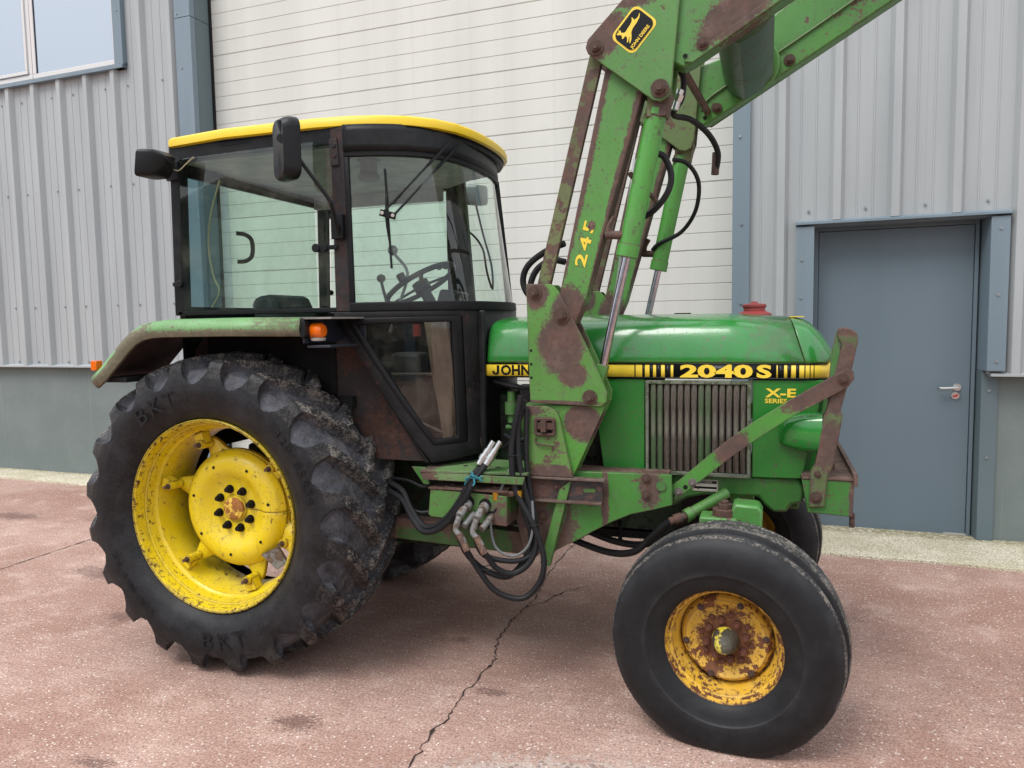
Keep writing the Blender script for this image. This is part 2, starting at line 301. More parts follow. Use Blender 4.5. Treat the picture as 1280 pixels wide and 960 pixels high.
M_wire = plain('pale_wire', srgb(150, 140, 110), .6)
M_chrome = plain('chrome_rod', srgb(176, 172, 180), .2, 1., var=.1, vscale=20)
M_fit = paint('zinc_fitting', srgb(112, 112, 110), speck=.54, rough=.35, rust=srgb(86, 72, 62), orange=.2)
M_brass = plain('brass_fitting', srgb(176, 136, 48), .35, .9)
M_nut = plain('black_nut', srgb(22, 20, 23), .5, .2)
M_rnut = paint('rusty_nut', srgb(72, 60, 52), speck=.45, rough=.75, rust=srgb(70, 50, 42), orange=.3)
M_red = paint('faded_red', srgb(150, 50, 50), speck=.7, rough=.5, var=.15)
M_amber = plain('amber_lens', srgb(214, 98, 8), .18)
M_white = plain('worn_white', srgb(158, 154, 146), .5, var=.08)
M_liner = plain('grey_headliner', srgb(165, 165, 168), .8, var=.15)
M_beige = plain('beige_mat', srgb(122, 108, 96), .8, var=.2, bscale=20)
M_brown = plain('brown_mat', srgb(86, 70, 58), .85, var=.25, bscale=15)
M_decaly = plain('yellow_decal', srgb(220, 190, 58), .35, var=.03)
M_decalk = plain('black_decal', srgb(14, 15, 16), .35)
M_decalp = plain('pale_decal', srgb(232, 214, 130), .4, var=.08)
M_plate = paint('maker_plate', srgb(176, 172, 160), speck=.56, rough=.5, rust=srgb(90, 84, 70))
M_blue = plain('teal_cable_tie', srgb(30, 110, 120), .5)
M_glass = glass_mat('cab_tinted_glass', (.865, .94, .905, 1), 1.4, .09)
M_glassd = glass_mat('lower_tinted_glass', (.80, .79, .76, 1), 1.6, .08)
def m_rubber(name, base, dust, att=None, amt=.5):
    t = NT(name); n = t.noise(9, 7, .7); f = t.math('MULTIPLY', t.ramp(n, .35, .75), amt * .16)
    if att:
        a = t.n('Attribute'); a.attribute_name = att
        f = t.math('MAXIMUM', f, t.math('MULTIPLY', a.outputs['Fac'], t.ramp(t.noise(13, 6, .7), .25, .75, .15 * amt, amt)))
    a2 = t.n('Attribute'); a2.attribute_name = 'mud'
    mu = t.math('MULTIPLY', a2.outputs['Fac'], t.ramp(t.math('ADD', t.math('MULTIPLY', t.noise(95, 4, .8), .6), t.math('MULTIPLY', t.noise(14, 5, .7), .4)), .47, .57))
    c = t.mix(f, base, dust); c = t.mix(mu, c, srgb(138, 130, 122)); t.set(col=c, rough=t.ramp(f, 0, 1, .5, .85), spec=.22); t.bump(t.noise(70, 5, .7), .3, .0015); return t.m
M_tyre = m_rubber('rear_tyre_rubber', srgb(20, 20, 22), srgb(88, 89, 97), 'gap', .8)
M_tyref = m_rubber('front_tyre_rubber', srgb(21, 21, 23), srgb(84, 84, 86), 'gap', .8)
M_tyretx = plain('raised_rubber_lettering', srgb(24, 24, 26), .62)
M_flatmud = plain('dried_mud', srgb(100, 88, 80), .95, var=.3, bscale=40, bstr=.8)

# ================================================================== GROUND
WR = -.03                                   # the wall runs almost parallel to the tractor
def wf(x, y, z=0.):                          # wall frame -> world
    return (x * cos(WR) - y * sin(WR), x * sin(WR) + y * cos(WR), z)
g = MB(); g.grid([[(-400 if i == 0 else 400, -400 if j == 0 else 400, 0) for j in (0, 1)] for i in (0, 1)])
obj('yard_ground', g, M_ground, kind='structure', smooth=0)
# kerb slab along the wall, front edge a little broken
def slab(x0, x1, yf, yb, h, step=.06):
    n = int((x1 - x0) / step); m = MB(); rows = []
    for i in range(n + 1):
        x = x0 + (x1 - x0) * i / n; w = .035 * noise.noise((x * 1.3, 3, 0)) + .012 * noise.noise((x * 9, 1, 0)); hh = h * (1 + .35 * noise.noise((x * 2, 8, 0)))
        y = yf(x) + w
        rows.append([(x, y, -.02), (x, y + .004, hh * .75), (x, y + .02, hh), (x, y + .15, hh + .002 * noise.noise((x * 5, 0, 2))), (x, yb, hh + .003)])
    m.grid(rows); return m
kb = slab(-14, 9, lambda x: 2.09 - .034 * (x + 5) if x < 2.8 else 1.862, 2.74, .022)
k = obj('concrete_kerb', kb, M_kerb, kind='structure', smooth=50); k.rotation_euler = (0, 0, WR)
# crack and slab joint: dark slivers pressed into the concrete
def crackmesh(pts, w0, jit, seed):
    random.seed(seed); m = MB(); P = []
    for (a, b) in zip(pts, pts[1:]):
        L = hypot(b[0] - a[0], b[1] - a[1]); n = max(2, int(L / .025))
        for i in range(n): P.append((a[0] + (b[0] - a[0]) * i / n + random.uniform(-jit, jit), a[1] + (b[1] - a[1]) * i / n + random.uniform(-jit, jit)))
    P.append(pts[-1]); rows = []
    for i, p in enumerate(P):
        q = P[min(i + 1, len(P) - 1)]; o = P[max(i - 1, 0)]; d = Vector((q[0] - o[0], q[1] - o[1])).normalized(); w = w0 * random.uniform(.25, 1.3) * (random.uniform(1.5, 3.2) if random.random() < .07 and jit > .005 else 1)
        rows.append([(p[0] - d.y * w, p[1] + d.x * w, .003), (p[0] + d.y * w, p[1] - d.x * w, .003)])
    return m.grid(rows)
M_crack = plain('dark_crack', srgb(44, 32, 29), .95)
obj('ground_crack', crackmesh([(1.2, 2.0), (1.136, 1.7), (1.111, 1.333), (1.128, .77), (1.17, .422), (1.139, .101), (1.152, -.169), (1.215, -.392), (1.208, -.568), (1.20, -.764), (1.215, -.941), (1.20, -1.069), (1.21, -1.192), (1.22, -1.36), (1.2, -1.7)], .0036, .011, 3), M_crack, kind='structure', smooth=0)
obj('ground_crack', crackmesh([(1.16, .30), (1.24, .42), (1.30, .60), (1.42, .72)], .0024, .010, 5), M_crack, kind='structure', smooth=0)
obj('slab_joint', crackmesh([(-2.54, 2.02), (-2.534, .312), (-2.52, -1.2), (-2.5, -6)], .005, .002, 4), M_crack, kind='structure', smooth=0)
# loose grit gathered along the kerb and over the yard
random.seed(11); gm = MB()
for i in range(1500):
    if i < 700: x = random.uniform(-6.5, 4.2); y = 2.05 - abs(random.gauss(0, .10)); x, y, _ = wf(x, y)
    else: x = random.uniform(-4, 3.6); y = random.uniform(-2.2, 1.9)
    r = random.uniform(.0015, .0045) * (1.3 if i < 700 else 1)
    q = [(x + r * random.uniform(.6, 1.3) * cos(a), y + r * random.uniform(.6, 1.3) * sin(a), 0) for a in (0, 1.57, 3.14, 4.71)] + [(x, y, r * .9)]
    gm.add(q, [(0, 1, 4), (1, 2, 4), (2, 3, 4), (3, 0, 4)])
obj('grit', gm, plain('loose_grit', srgb(176, 160, 148), .9, var=.35, vscale=200), kind='stuff', smooth=0)

# ================================================================== WAREHOUSE
B = thing('warehouse_building', 'grey corrugated steel warehouse wall with cream sectional door, blue-grey side door and window', 'building', (0, 0, 0), WR)
PITCH = .3835
def cladding(x0, x1, z0, z1, crest0, side):
    # profile across one pitch, starting at crest centre
    out = []
    k0 = int(math.floor((x0 - crest0) / PITCH)) - 1
    pts = []
    for k in range(k0, k0 + 40):
        c = crest0 + k * PITCH
        for dx, dy in ((-.052, 0), (-.025, -.050), (.025, -.050), (.052, 0), (.128, 0), (.131, -.0045), (.139, -.0045), (.142, 0), (.232, 0), (.235, -.0045), (.243, -.0045), (.246, 0)):
            pts.append((c + dx, dy))
    pts = [p for p in pts if x0 - 1e-6 <= p[0] <= x1 + 1e-6]
    pts = [(x0, 0)] + pts + [(x1, 0)]
    # split into sheets of three pitches
    cur = []; edge = crest0 + k0 * PITCH + .19
    while edge < x0: edge += 3 * PITCH
    sheet = [pts[0]]
    for p in pts[1:]:
        if p[0] > edge:
            sheet.append((edge, 0)); out.append(sheet); sheet = [(edge, -.0015)]; edge += 3 * PITCH
        sheet.append(p)
    out.append(sheet)
    for sh in out:
        if sh[-1][0] - sh[0][0] < .03: continue
        m = MB(); m.grid([[(x, 2.455 + y, z0), (x, 2.455 + y, z1)] for x, y in sh])
        obj('cladding_sheet', m, M_clad, B, smooth=0, solid=.0012)
cladding(-9.5, -3.17, 1.235, 4.29, -5.552, 'L')
cladding(-3.85, -3.17, 4.29, 6.6, -5.552, 'L')
cladding(2.25, 2.70, 1.22, 6.6, 2.855 - PITCH, 'R')
cladding(2.70, 3.84, 2.345, 6.6, 2.855, 'R')
cladding(3.84, 8.5, 1.22, 6.6, 2.855, 'R')
# plinths
def bx(name, a, mat, par=None, bevel=.002): return obj(name, MB().box(*a), mat, par or B, bevel)
bx('plinth_wall', (-9.5, -3.0, 2.49, 2.9, -.1, 1.24), M_plinth); bx('plinth_wall', (3.925, 8.5, 2.52, 2.9, -.1, 1.215), M_plinth)
bx('plinth_wall', (2.12, 2.72, 2.50, 2.9, -.1, 1.215), M_plinth)
obj('drip_flashing', MB().prism([(2.40, 1.222), (2.40, 1.238), (2.49, 1.262), (2.49, 1.222)], -9.5, -3.19, 'x'), M_clad, B)
obj('drip_flashing', MB().prism([(2.40, 1.208), (2.40, 1.224), (2.52, 1.246), (2.52, 1.208)], 3.86, 8.5, 'x'), M_clad, B)
# left column of the big opening, two lengths with a joint
for z0, z1 in ((0, 4.657), (4.662, 6.6)):
    obj('corner_flashing', MB().box(-3.165, -2.972, 2.402, 2.47, z0, z1), M_flash, B, .002)
    obj('reveal_flashing', MB().box(-3.10, -2.968, 2.47, 2.69, z0, z1), M_column, B, .002)
bx('corner_flashing', (2.124, 2.25, 2.405, 2.66, 0, 6.6), M_flash)
bx('back_wall', (-9.5, 8.5, 2.92, 3.0, 0, 6.6), M_dark)
# sectional door
SD = group_part('sectional_door', B)
sl = MB().prism([(2.688, .0), (2.683, .0075), (2.683, .1325), (2.6845, .1342), (2.72, .1342), (2.72, .0)], -2.955, 2.16, 'x').mesh('door_slat', M_shut, 0)
z = .03; i = 0
while z < 6.6:
    o = bpy.data.objects.new('door_slat', sl); COL.objects.link(o); o.parent = SD; o.location = (0, 0, z)
    i += 1; z += .1345 if i % 4 else .1375
obj('door_backing', MB().box(-3.0, 2.2, 2.722, 2.76, 0, 6.6), plain('joint_shadow_gap', srgb(150, 148, 142), .8), SD)
obj('edge_seal', MB().box(-2.969, -2.952, 2.655, 2.70, 0, 6.6), M_black, SD)
# window
WN = group_part('window', B)
M_sill = M_flash
obj('window_surround', MB().box(-3.965, -3.85, 2.40, 2.47, 4.283, 6.6), M_flash, WN, .002)
obj('window_sill', MB().prism([(2.385, 4.283), (2.385, 4.315), (2.50, 4.372), (2.50, 4.283)], -8, -3.85, 'x'), M_flash, WN, .001)
def frame(x0, x1, z0, z1, w, y0, y1, name='window_frame'):
    m = MB(); m.box(x0, x1, y0, y1, z0, z0 + w); m.box(x0, x0 + w, y0, y1, z0 + w, z1); m.box(x1 - w, x1, y0, y1, z0 + w, z1); obj(name, m, M_pvc, WN, .004)
frame(-5.175, -3.967, 4.345, 6.6, .05, 2.44, 2.50); frame(-7.2, -5.18, 4.345, 6.6, .05, 2.44, 2.50)
frame(-7.1, -5.235, 4.40, 6.5, .035, 2.425, 2.44, 'opening_sash')
for x0, x1 in ((-5.125, -4.017), (-7.13, -5.23)):
    obj('window_pane', MB().box(x0, x1, 2.455, 2.475, 4.39, 6.6), M_winglass, WN)
    obj('pane_gasket', MB().box(x0, x0 + .006, 2.448, 2.455, 4.39, 6.6).box(x0 + .006, x1, 2.448, 2.455, 4.39, 4.396), M_black, WN)
# side door
DR = group_part('side_door', B)
obj('door_leaf', MB().box(2.745, 3.772, 2.60, 2.645, .012, 2.278), M_door, DR, .003)
obj('door_frame', MB().box(2.68, 2.742, 2.585, 2.66, 0, 2.345).box(3.775, 3.80, 2.585, 2.66, 0, 2.345).box(2.742, 3.775, 2.585, 2.66, 2.281, 2.345), M_door, DR, .002)
obj('frame_flashing', MB().box(2.584, 2.706, 2.402, 2.44, 1.1, 2.305).box(2.584, 2.68, 2.44, 2.66, 1.1, 2.305), M_flash, DR, .002)
obj('frame_flashing', MB().box(2.60, 2.70, 2.49, 2.585, 0, 1.2), M_flash, DR, .002)
obj('frame_flashing', MB().prism([(3.832, 2.402), (3.945, 2.402), (3.945, 2.445), (3.812, 2.66), (3.806, 2.66)], 1.245, 2.305, 'z'), M_flash, DR, .002)
obj('frame_flashing', MB().prism([(3.823, 2.493), (3.925, 2.493), (3.925, 2.53), (3.812, 2.66), (3.801, 2.66)], 0, 1.243, 'z'), M_column, DR, .002)
obj('head_flashing', MB().prism([(2.385, 2.318), (2.385, 2.336), (2.45, 2.352), (2.45, 2.306), (2.66, 2.306), (2.66, 2.318)], 2.58, 3.95, 'x'), M_flash, DR, .001)
h = MB(); h.cyl((3.69, 2.60, 1.113), (3.69, 2.592, 1.113), .027, 24); h.cyl((3.69, 2.60, 1.113), (3.69, 2.545, 1.113), .010, 12); h.tube([(3.69, 2.548, 1.113), (3.66, 2.545, 1.112), (3.58, 2.548, 1.108), (3.57, 2.556, 1.108)], .0095, 10)
obj('door_handle', h, M_steel, DR)
h = MB(); h.cyl((3.682, 2.60, 1.052), (3.682, 2.592, 1.052), .026, 24); obj('keyhole_plate', h, M_steel, DR)
h = MB(); h.prism([(3.664, 1.052), (3.70, 1.066), (3.70, 1.056), (3.69, 1.042), (3.668, 1.040)], 2.588, 2.592); obj('red_sticker', h, plain('red_sticker', srgb(190, 60, 60), .5), DR)
obj('threshold_strip', MB().box(3.63, 3.775, 2.575, 2.60, .024, .034), M_white, DR)
# screws (share one mesh)
scm = MB().cyl((0, 0, 0), (0, -.004, 0), .010, 12).cyl((0, -.004, 0), (0, -.009, 0), .0055, 6).mesh('screw', M_zinc)
def screw(x, y, z):
    o = bpy.data.objects.new('screw', scm); COL.objects.link(o); o.parent = B; o.location = (x, y, z)
for x, z in ((2.62, 2.06), (2.62, 1.78), (2.175, 3.0), (2.19, 2.35), (2.19, 1.75), (3.89, 2.22), (3.885, 1.77), (3.89, 1.31)): screw(x, 2.402, z)
screw(3.87, 2.493, .62); screw(3.87, 2.493, 1.10); screw(-3.13, 2.402, 4.70); screw(-3.10, 2.402, 4.18); screw(-3.90, 2.40, 4.85); screw(-3.90, 2.40, 4.33)
for k in range(4): screw(2.665 + k * PITCH, 2.448, 2.42)
screw(2.60, 2.448, 1.76); screw(4.02, 2.448, 1.76); screw(4.02, 2.448, 1.28)
for k in range(-7, 7):
    c = -5.552 + k * PITCH
    for z in (3.13, 1.885, 1.28, 4.12):
        if c + .19 < -3.2: screw(c + .19 + (.045 if k % 2 else -.03), 2.448, z)

# across the yard behind the camera: what the glass and the bonnet reflect
M_bw = m_sheet('dark_barn_sheet', srgb(74, 80, 78), srgb(84, 90, 86)); M_br = m_sheet('barn_roof_sheet', srgb(92, 92, 90), srgb(104, 104, 102))
BN = thing('barn', 'dark grey gabled barn across the yard, seen only as a reflection in the cab glass', 'barn', (-13, -17, 0))
obj('barn_wall', MB().prism([(-9, 0), (9, 0), (9, 3.0), (0, 5.9), (-9, 3.0)], 0, -14), M_bw, BN)
obj('barn_roof', MB().prism([(-9.4, 2.92), (0, 5.95), (9.4, 2.92), (9.4, 3.06), (0, 6.12), (-9.4, 3.06)], .3, -14.3), M_br, BN)
obj('barn_door', MB().box(-2.4, 2.4, 0, .08, 0, 3.4), M_column, BN, .01)
SH = thing('low_shed', 'low grey shed across the yard, seen only as a soft reflection in the bonnet', 'shed', (6, -18, 0))
obj('shed_wall', MB().box(-9, 12, -8, 0, 0, 2.9), M_bw, SH)
obj('shed_roof', MB().prism([(.3, 2.9), (-8.3, 3.5), (-8.3, 3.62), (.3, 3.02)], -9.2, 12.2, 'x'), M_br, SH)
obj('shed_door', MB().box(-2, 1.2, 0, .08, 0, 2.5), M_flash, SH, .01)

# ================================================================== TRACTOR
T = thing('tractor', 'green and yellow farm tractor with glazed cab and raised front loader, parked outside', 'tractor')
# ---------------- wheels
def rear_tyre_mesh():
    NL = 20; N = NL * 44; YS = 1.29; half = .2
    outer = [(0, .772), (.05, .771), (.10, .768), (.15, .762), (.185, .752), (.206, .738), (.216, .715), (.222, .69), (.228, .665), (.233, .635), (.235, .605), (.232, .57), (.224, .54), (.212, .51), (.198, .485), (.185, .468), (.176, .455), (.168, .446)]
    inner = [(0, .714), (.05, .714), (.10, .713), (.148, .709), (.172, .701), (.186, .692), (.196, .676), (.206, .662), (.220, .648), (.233, .635)] + outer[10:]
    def interp(P, u):
        k = min(int(u), len(P) - 2); t = u - k; return (P[k][0] + (P[k + 1][0] - P[k][0]) * t, P[k][1] + (P[k + 1][1] - P[k][1]) * t)
    us = [i * .125 for i in range(0, 32)] + [4 + i * .25 for i in range(0, 24)] + [10 + i * .5 for i in range(0, 15)]
    pitch = 2 * pi / NL
    def sm(x, a, b):
        t = max(0, min(1, (x - a) / (b - a))); return t * t * (3 - 2 * t)
    def lug(th, y, u, side):        # side +1/-1; y signed ; returns 0..1 height
        a = y * side
        if a < -.035: return 0
        off = 0 if side > 0 else pitch / 2
        k = .34 * (max(a, 0) / .2) ** .9 if a < .2 else .34
        c = off + k + (-.05 if a < 0 else 0) * 0
        d = (th - c) / pitch; d = abs(d - round(d)) * pitch
        hw = .036 + .012 * min(1, max(a, 0) / .2)
        if u > 5: 
            q = min(1, (u - 5) / 3.9); hw = .048 + (pitch / 2 - .048 + .012) * (1 - (max(0, 1 - q ** 2.4)) ** .5)
        e = 1 - sm(d, hw - .001, hw + .0125)
        if a < 0: e *= 1 - sm(-a, .010, .035)
        return e
    vs = []; gap = []; mud = []
    cols = [(-u, -1) for u in reversed(us)] + [(u, 1) for u in us[1:]]
    for i in range(N):
        th = 2 * pi * i / N
        for (u, sg) in cols:
            u = abs(u); o = interp(outer, u); n_ = interp(inner, u); y = o[0] * sg
            e = max(lug(th, y, u, 1) if sg > 0 or o[0] < .04 else 0, lug(th, y, u, -1) if sg < 0 or o[0] < .04 else 0)
            if u >= 9: e = 1
            r = n_[1] + (o[1] - n_[1]) * e; yy = (n_[0] + (o[0] - n_[0]) * e) * sg
            if u < 9: r += .002 * noise.noise((yy * 30, cos(th) * 20, sin(th) * 20))
            # moulded ring near the bead
            if 12.4 < u < 13.6: yy += .002 * sg
            zz = r * sin(th); xx = r * cos(th)
            if zz < -.752: zz = -.752 + (zz + .752) * .1
            vs.append((xx * .990, yy * YS + .038, zz * .990)); gap.append(min(1, (1 - e) * 1.0 + (.10 if u < 5 else 0))); mud.append(.62 if u < 4.5 and e > .5 else .30 if u < 3 else .12 if u < 8 else .03)
    m = len(cols); fs = [(i * m + j, i * m + j + 1, ((i + 1) % N) * m + j + 1, ((i + 1) % N) * m + j) for i in range(N) for j in range(m - 1)]
    me = bpy.data.meshes.new('tyre'); me.from_pydata(vs, [], fs); me.update()
    bm = bmesh.new(); bm.from_mesh(me); bmesh.ops.recalc_face_normals(bm, faces=bm.faces); bm.to_mesh(me); bm.free()
    at = me.attributes.new('gap', 'FLOAT', 'POINT'); at.data.foreach_set('value', gap)
    at = me.attributes.new('mud', 'FLOAT', 'POINT'); at.data.foreach_set('value', mud)
    me.materials.append(M_tyre); me.shade_smooth(); me.set_sharp_from_angle(angle=radians(34)); return me
ZR = .755
RW = group_part('rear_wheel', T, (0, -.69, ZR))
obj('tyre', rear_tyre_mesh(), None, RW)
rim_prof = [(-.172, .4475), (-.180, .4485), (-.188, .453), (-.190, .4585), (-.184, .461), (-.174, .459), (-.168, .452), (-.160, .444), (-.150, .441)]
rim_in = [(-.188, .453), (-.184, .4455), (-.172, .4415), (-.150, .4405), (-.140, .438), (-.136, .428), (-.126, .4235), (-.104, .4225), (-.096, .419), (-.088, .409), (-.06, .401), (-.02, .394), (.03, .392), (.08, .398), (.12, .41), (.16, .435), (.185, .457)]
rr = MB(); rim_in = [(y * 1.12, r) for y, r in rim_in]; rr.lathe(rim_in, 96); rr.lathe([(-.2105, .453), (-.213, .457), (-.210, .4615), (-.200, .4625), (-.190, .458), (-.186, .450)], 96)
RIM = obj('rim', rr, paint('rear_rim_yellow', srgb(210, 183, 16), speck=.61, rough=.34, var=.05, rust=srgb(74, 50, 26), spscale=40, fade=.2, dots=.18, ring=[(.440, .463, .545), (.420, .432, .585)]), RW, smooth=32)
# disc with scalloped edge
angs = [radians(a) for a in (112, 162, 227, 288, 338, 40)]
dm = MB(); NN = 144; rings = [(.000, 0), (-.000, .05), (.0, .062), (.006, .066), (.006, .120), (.002, .135), (-.012, .165), (-.030, .190), (-.034, .215), (-.030, .245), (-.012, .268), (.010, .285)]
rows = []
for k in range(NN + 1):
    th = 2 * pi * k / NN
    w = max([0] + [1 - abs(((th - a + pi) % (2 * pi)) - pi) / .22 for a in angs]); w = w * w * (3 - 2 * w)
    row = [(r * cos(th), y - .03, r * sin(th)) for y, r in rings]
    e = .288 + .085 * w; row += [((e - .02) * cos(th), .0 - .025 * w, (e - .02) * sin(th)), (e * cos(th), .004 - .025 * w, e * sin(th)), (e * cos(th), .02 - .02 * w, e * sin(th))]
    rows.append(row)
dm.grid(rows); DISC = obj('wheel_disc', dm, M_yellow, RW, smooth=40, solid=.008)
obj('hub_cap', MB().lathe([(-.052, 0), (-.054, .03), (-.05, .05), (-.046, .056), (-.02, .058)], 48), paint('rusty_hub_yellow', srgb(214, 178, 60), speck=.50, rough=.5, rust=srgb(150, 96, 40)), RW)
nutm = MB().cyl((0, 0, 0), (0, -.006, 0), .021, 20).cyl((0, -.006, 0), (0, -.024, 0), .0165, 6).cyl((0, -.024, 0), (0, -.034, 0), .011, 12).mesh('wheel_nut', M_nut)
for k in range(8):
    a = 2 * pi * (k + .35) / 8; o = bpy.data.objects.new('wheel_nut', nutm); COL.objects.link(o); o.parent = RW; o.location = (.098 * cos(a), -.028, .098 * sin(a))
holem = MB().cyl((0, 0, 0), (0, -.0015, 0), .0075, 12).mesh('bolt_hole', M_dark)
for k in range(7):
    a = 2 * pi * (k + .2) / 7; o = bpy.data.objects.new('bolt_hole', holem); COL.objects.link(o); o.parent = RW; o.location = (.222 * cos(a), -.0685, .222 * sin(a))
cm = MB(); cm.cyl((.345, -.11, 0), (.345, -.03, 0), .021, 16); cm.prism([(.345, -.024), (.400, -.030), (.400, .030), (.345, .024)], -.095, -.045); CL = cm.mesh('clamp', M_yellow)
cb = MB(); cb.cyl((.345, -.11, 0), (.345, -.116, 0), .014, 12); cb.cyl((.345, -.116, 0), (.345, -.138, 0), .009, 6); CB = cb.mesh('clamp_bolt', M_rnut)
for a in angs:
    for nm, me in (('rim_clamp', CL), ('clamp_bolt', CB)):
        o = bpy.data.objects.new(nm, me); COL.objects.link(o); o.parent = RW; o.rotation_euler = (0, -a, 0)
o = obj('rim_clamp', MB().prism([(.26, -.05), (.37, -.04), (.385, .03), (.30, .05)], -.06, -.045), M_fit, RW); o.rotation_euler = (0, -radians(318), 0); o['label'] = 'grey bent clamp plate'
# raised sidewall lettering
def ring_text(s, rad, a0, size, parent, yout, mat, sp=.8, name='sidewall_lettering', inward=False):
    for i, ch in enumerate(s):
        if ch == ' ': continue
        a = a0 - (i * size * sp) / rad
        x, z = rad * cos(a), rad * sin(a); tilt = a - pi / 2
        if inward: tilt += pi
        txt(name, ch, size, MXZ(x, yout, z, tilt) @ Matrix.Translation((-size * .3, -size * .35, 0)), mat, parent, 1.1, .0007, .0)
ring_text('BKT', .572, radians(124), .115, RW, -.2695, M_tyretx, .80)
ring_text('TKB', .572, radians(-72), .115, RW, -.2695, M_tyretx, .80, inward=True)
ring_text('420/85R34',   .60, radians(44), .058, RW, -.2705, M_tyretx, .72)
ring_text('AGRIMAX RT', .565, radians(235), .045, RW, -.2695, M_tyretx, .8)
# left rear wheel: copy of the right one
def copy_wheel(src, loc, rz, name):
    r = group_part(name, T, loc, rz); r.scale = src.scale
    for ch in list(src.children):
        c = ch.copy(); COL.objects.link(c); c.parent = r
    return r
copy_wheel(RW, (0, .69, ZR), pi, 'rear_wheel')

def front_tyre():
    prof = [(.100, .214), (.108, .220), (.120, .236), (.130, .262), (.1355, .281), (.1375, .284), (.141, .287), (.1435, .31), (.1445, .335), (.142, .360), (.135, .384), (.125, .403), (.1175, .4135), (.1150, .4160), (.1130, .4215), (.1000, .4265), (.0960, .4265), (.091, .4230), (.086, .414), (.078, .410), (.060, .409), (.048, .411), (.042, .416), (.039, .432), (.036, .4375), (.018, .440), (0, .4405)]
    prof = [(y * 1.13, r) for y, r in prof]; prof = [(-y + .010, r) for y, r in prof] + [(y + .010, r) for y, r in reversed(prof[:-1])]
    N = 180; vs = []; gap = []; mud = []
    for k in range(N):
        t = 2 * pi * k / N
        for (y, r) in prof:
            z = r * sin(t); x = r * cos(t)
            if z < -.30: y = y * (1 + .04 * ((-z - .30) / .14) ** 1.5 * (1 if r > .28 else 0))
            if z < -.389: z = -.389 + (z + .389) * .10
            vs.append((x, y, z)); gap.append(.45 if (.4205 <= r <= .4270 or r > .436) else .25 if r > .40 else .30 if abs(r - .2845) < .003 else .08); mud.append(.62 if (.4205 <= r <= .4270 or r > .436) else .10 if r < .4145 and r > .4 and abs(y) < .1 else 0)
    m = len(prof); fs = [(k * m + j, k * m + j + 1, ((k + 1) % N) * m + j + 1, ((k + 1) % N) * m + j) for k in range(N) for j in range(m - 1)]
    me = bpy.data.meshes.new('tyre'); me.from_pydata(vs, [], fs); me.update()
    bm = bmesh.new(); bm.from_mesh(me); bmesh.ops.recalc_face_normals(bm, faces=bm.faces); bm.to_mesh(me); bm.free()
    at = me.attributes.new('gap', 'FLOAT', 'POINT'); at.data.foreach_set('value', gap)
    at = me.attributes.new('mud', 'FLOAT', 'POINT'); at.data.foreach_set('value', mud)
    me.materials.append(M_tyref); me.shade_smooth(); me.set_sharp_from_angle(angle=radians(32)); return me
FW = group_part('front_wheel', T, (2.322, -.752, .40), radians(-5)); FW.scale = (1.014, 1, 1.014)
obj('tyre', front_tyre(), None, FW)
fr = MB(); fr.lathe([(-.100, .216), (-.108, .218), (-.113, .224), (-.112, .229), (-.105, .231), (-.098, .226)], 72)
fr.lathe([(-.111, .222), (-.107, .215), (-.098, .2105), (-.082, .2095), (-.076, .206), (-.070, .198), (-.055, .194), (-.035, .188), (-.020, .182), (.00, .178), (.04, .18), (.07, .20), (.10, .222)], 72)
obj('rim', fr, paint('front_rim_yellow', srgb(200, 156, 44), speck=.535, rough=.6, var=.08, rust=srgb(88, 50, 26), spscale=34, orange=.6, dots=.8, ring=[(.204, .235, .485), (.190, .200, .53)]), FW, smooth=36)
obj('wheel_disc', MB().lathe([(.02, .178), (-.004, .170), (-.024, .160), (-.030, .152), (-.026, .142), (-.014, .130), (-.008, .115), (-.008, .09), (-.014, .08), (-.014, .0)], 72), paint('rusty_disc_yellow', srgb(194, 150, 48), speck=.505, rough=.6, rust=srgb(96, 54, 28), orange=.7, patches=[((0, -.03, 0), 0, (.100, 1, .100))]), FW, smooth=45)
obj('hub', MB().lathe([(-.075, 0), (-.075, .030), (-.068, .042), (-.05, .048), (-.03, .052)], 40), paint('hub_yellow_grease', srgb(196, 178, 50), speck=.47, rough=.45, rust=srgb(58, 52, 40), orange=.1, spscale=12), FW, smooth=40)
obj('hub', MB().lathe([(-.112, 0), (-.110, .018), (-.102, .028), (-.09, .034), (-.07, .036)], 40), paint('hub_yellow_grease_cap', srgb(186, 172, 70), speck=.47, rough=.45, rust=srgb(78, 76, 66), orange=.1, spscale=12), FW, smooth=40)
fnut = MB().cyl((0, 0, 0), (0, -.020, 0), .015, 6).cyl((0, -.02, 0), (0, -.03, 0), .009, 10).mesh('wheel_nut', paint('dark_rusty_nut', srgb(60, 36, 30), speck=.5, rough=.7, rust=srgb(86, 46, 34)))
for k in range(8):
    a = 2 * pi * (k + .3) / 8; o = bpy.data.objects.new('wheel_nut', fnut); COL.objects.link(o); o.parent = FW; o.location = (.076 * cos(a), -.012, .076 * sin(a))
for k in range(8):
    a = 2 * pi * (k + .8) / 8; o = bpy.data.objects.new('wheel_nut', fnut); COL.objects.link(o); o.parent = FW; o.location = (.094 * cos(a), -.008, .094 * sin(a)); o.scale = (.8, .4, .8)
for k in range(6):
    a = 2 * pi * (k + .15) / 6; bolt((.150 * cos(a), -.030, .150 * sin(a)), .0085, FW, M_rnut)
ring_text('TKB', .345, radians(-98), .062, FW, -.1530, M_tyretx, .8, inward=True)
copy_wheel(FW, (2.319, .79, .40), pi + radians(-5), 'front_wheel')

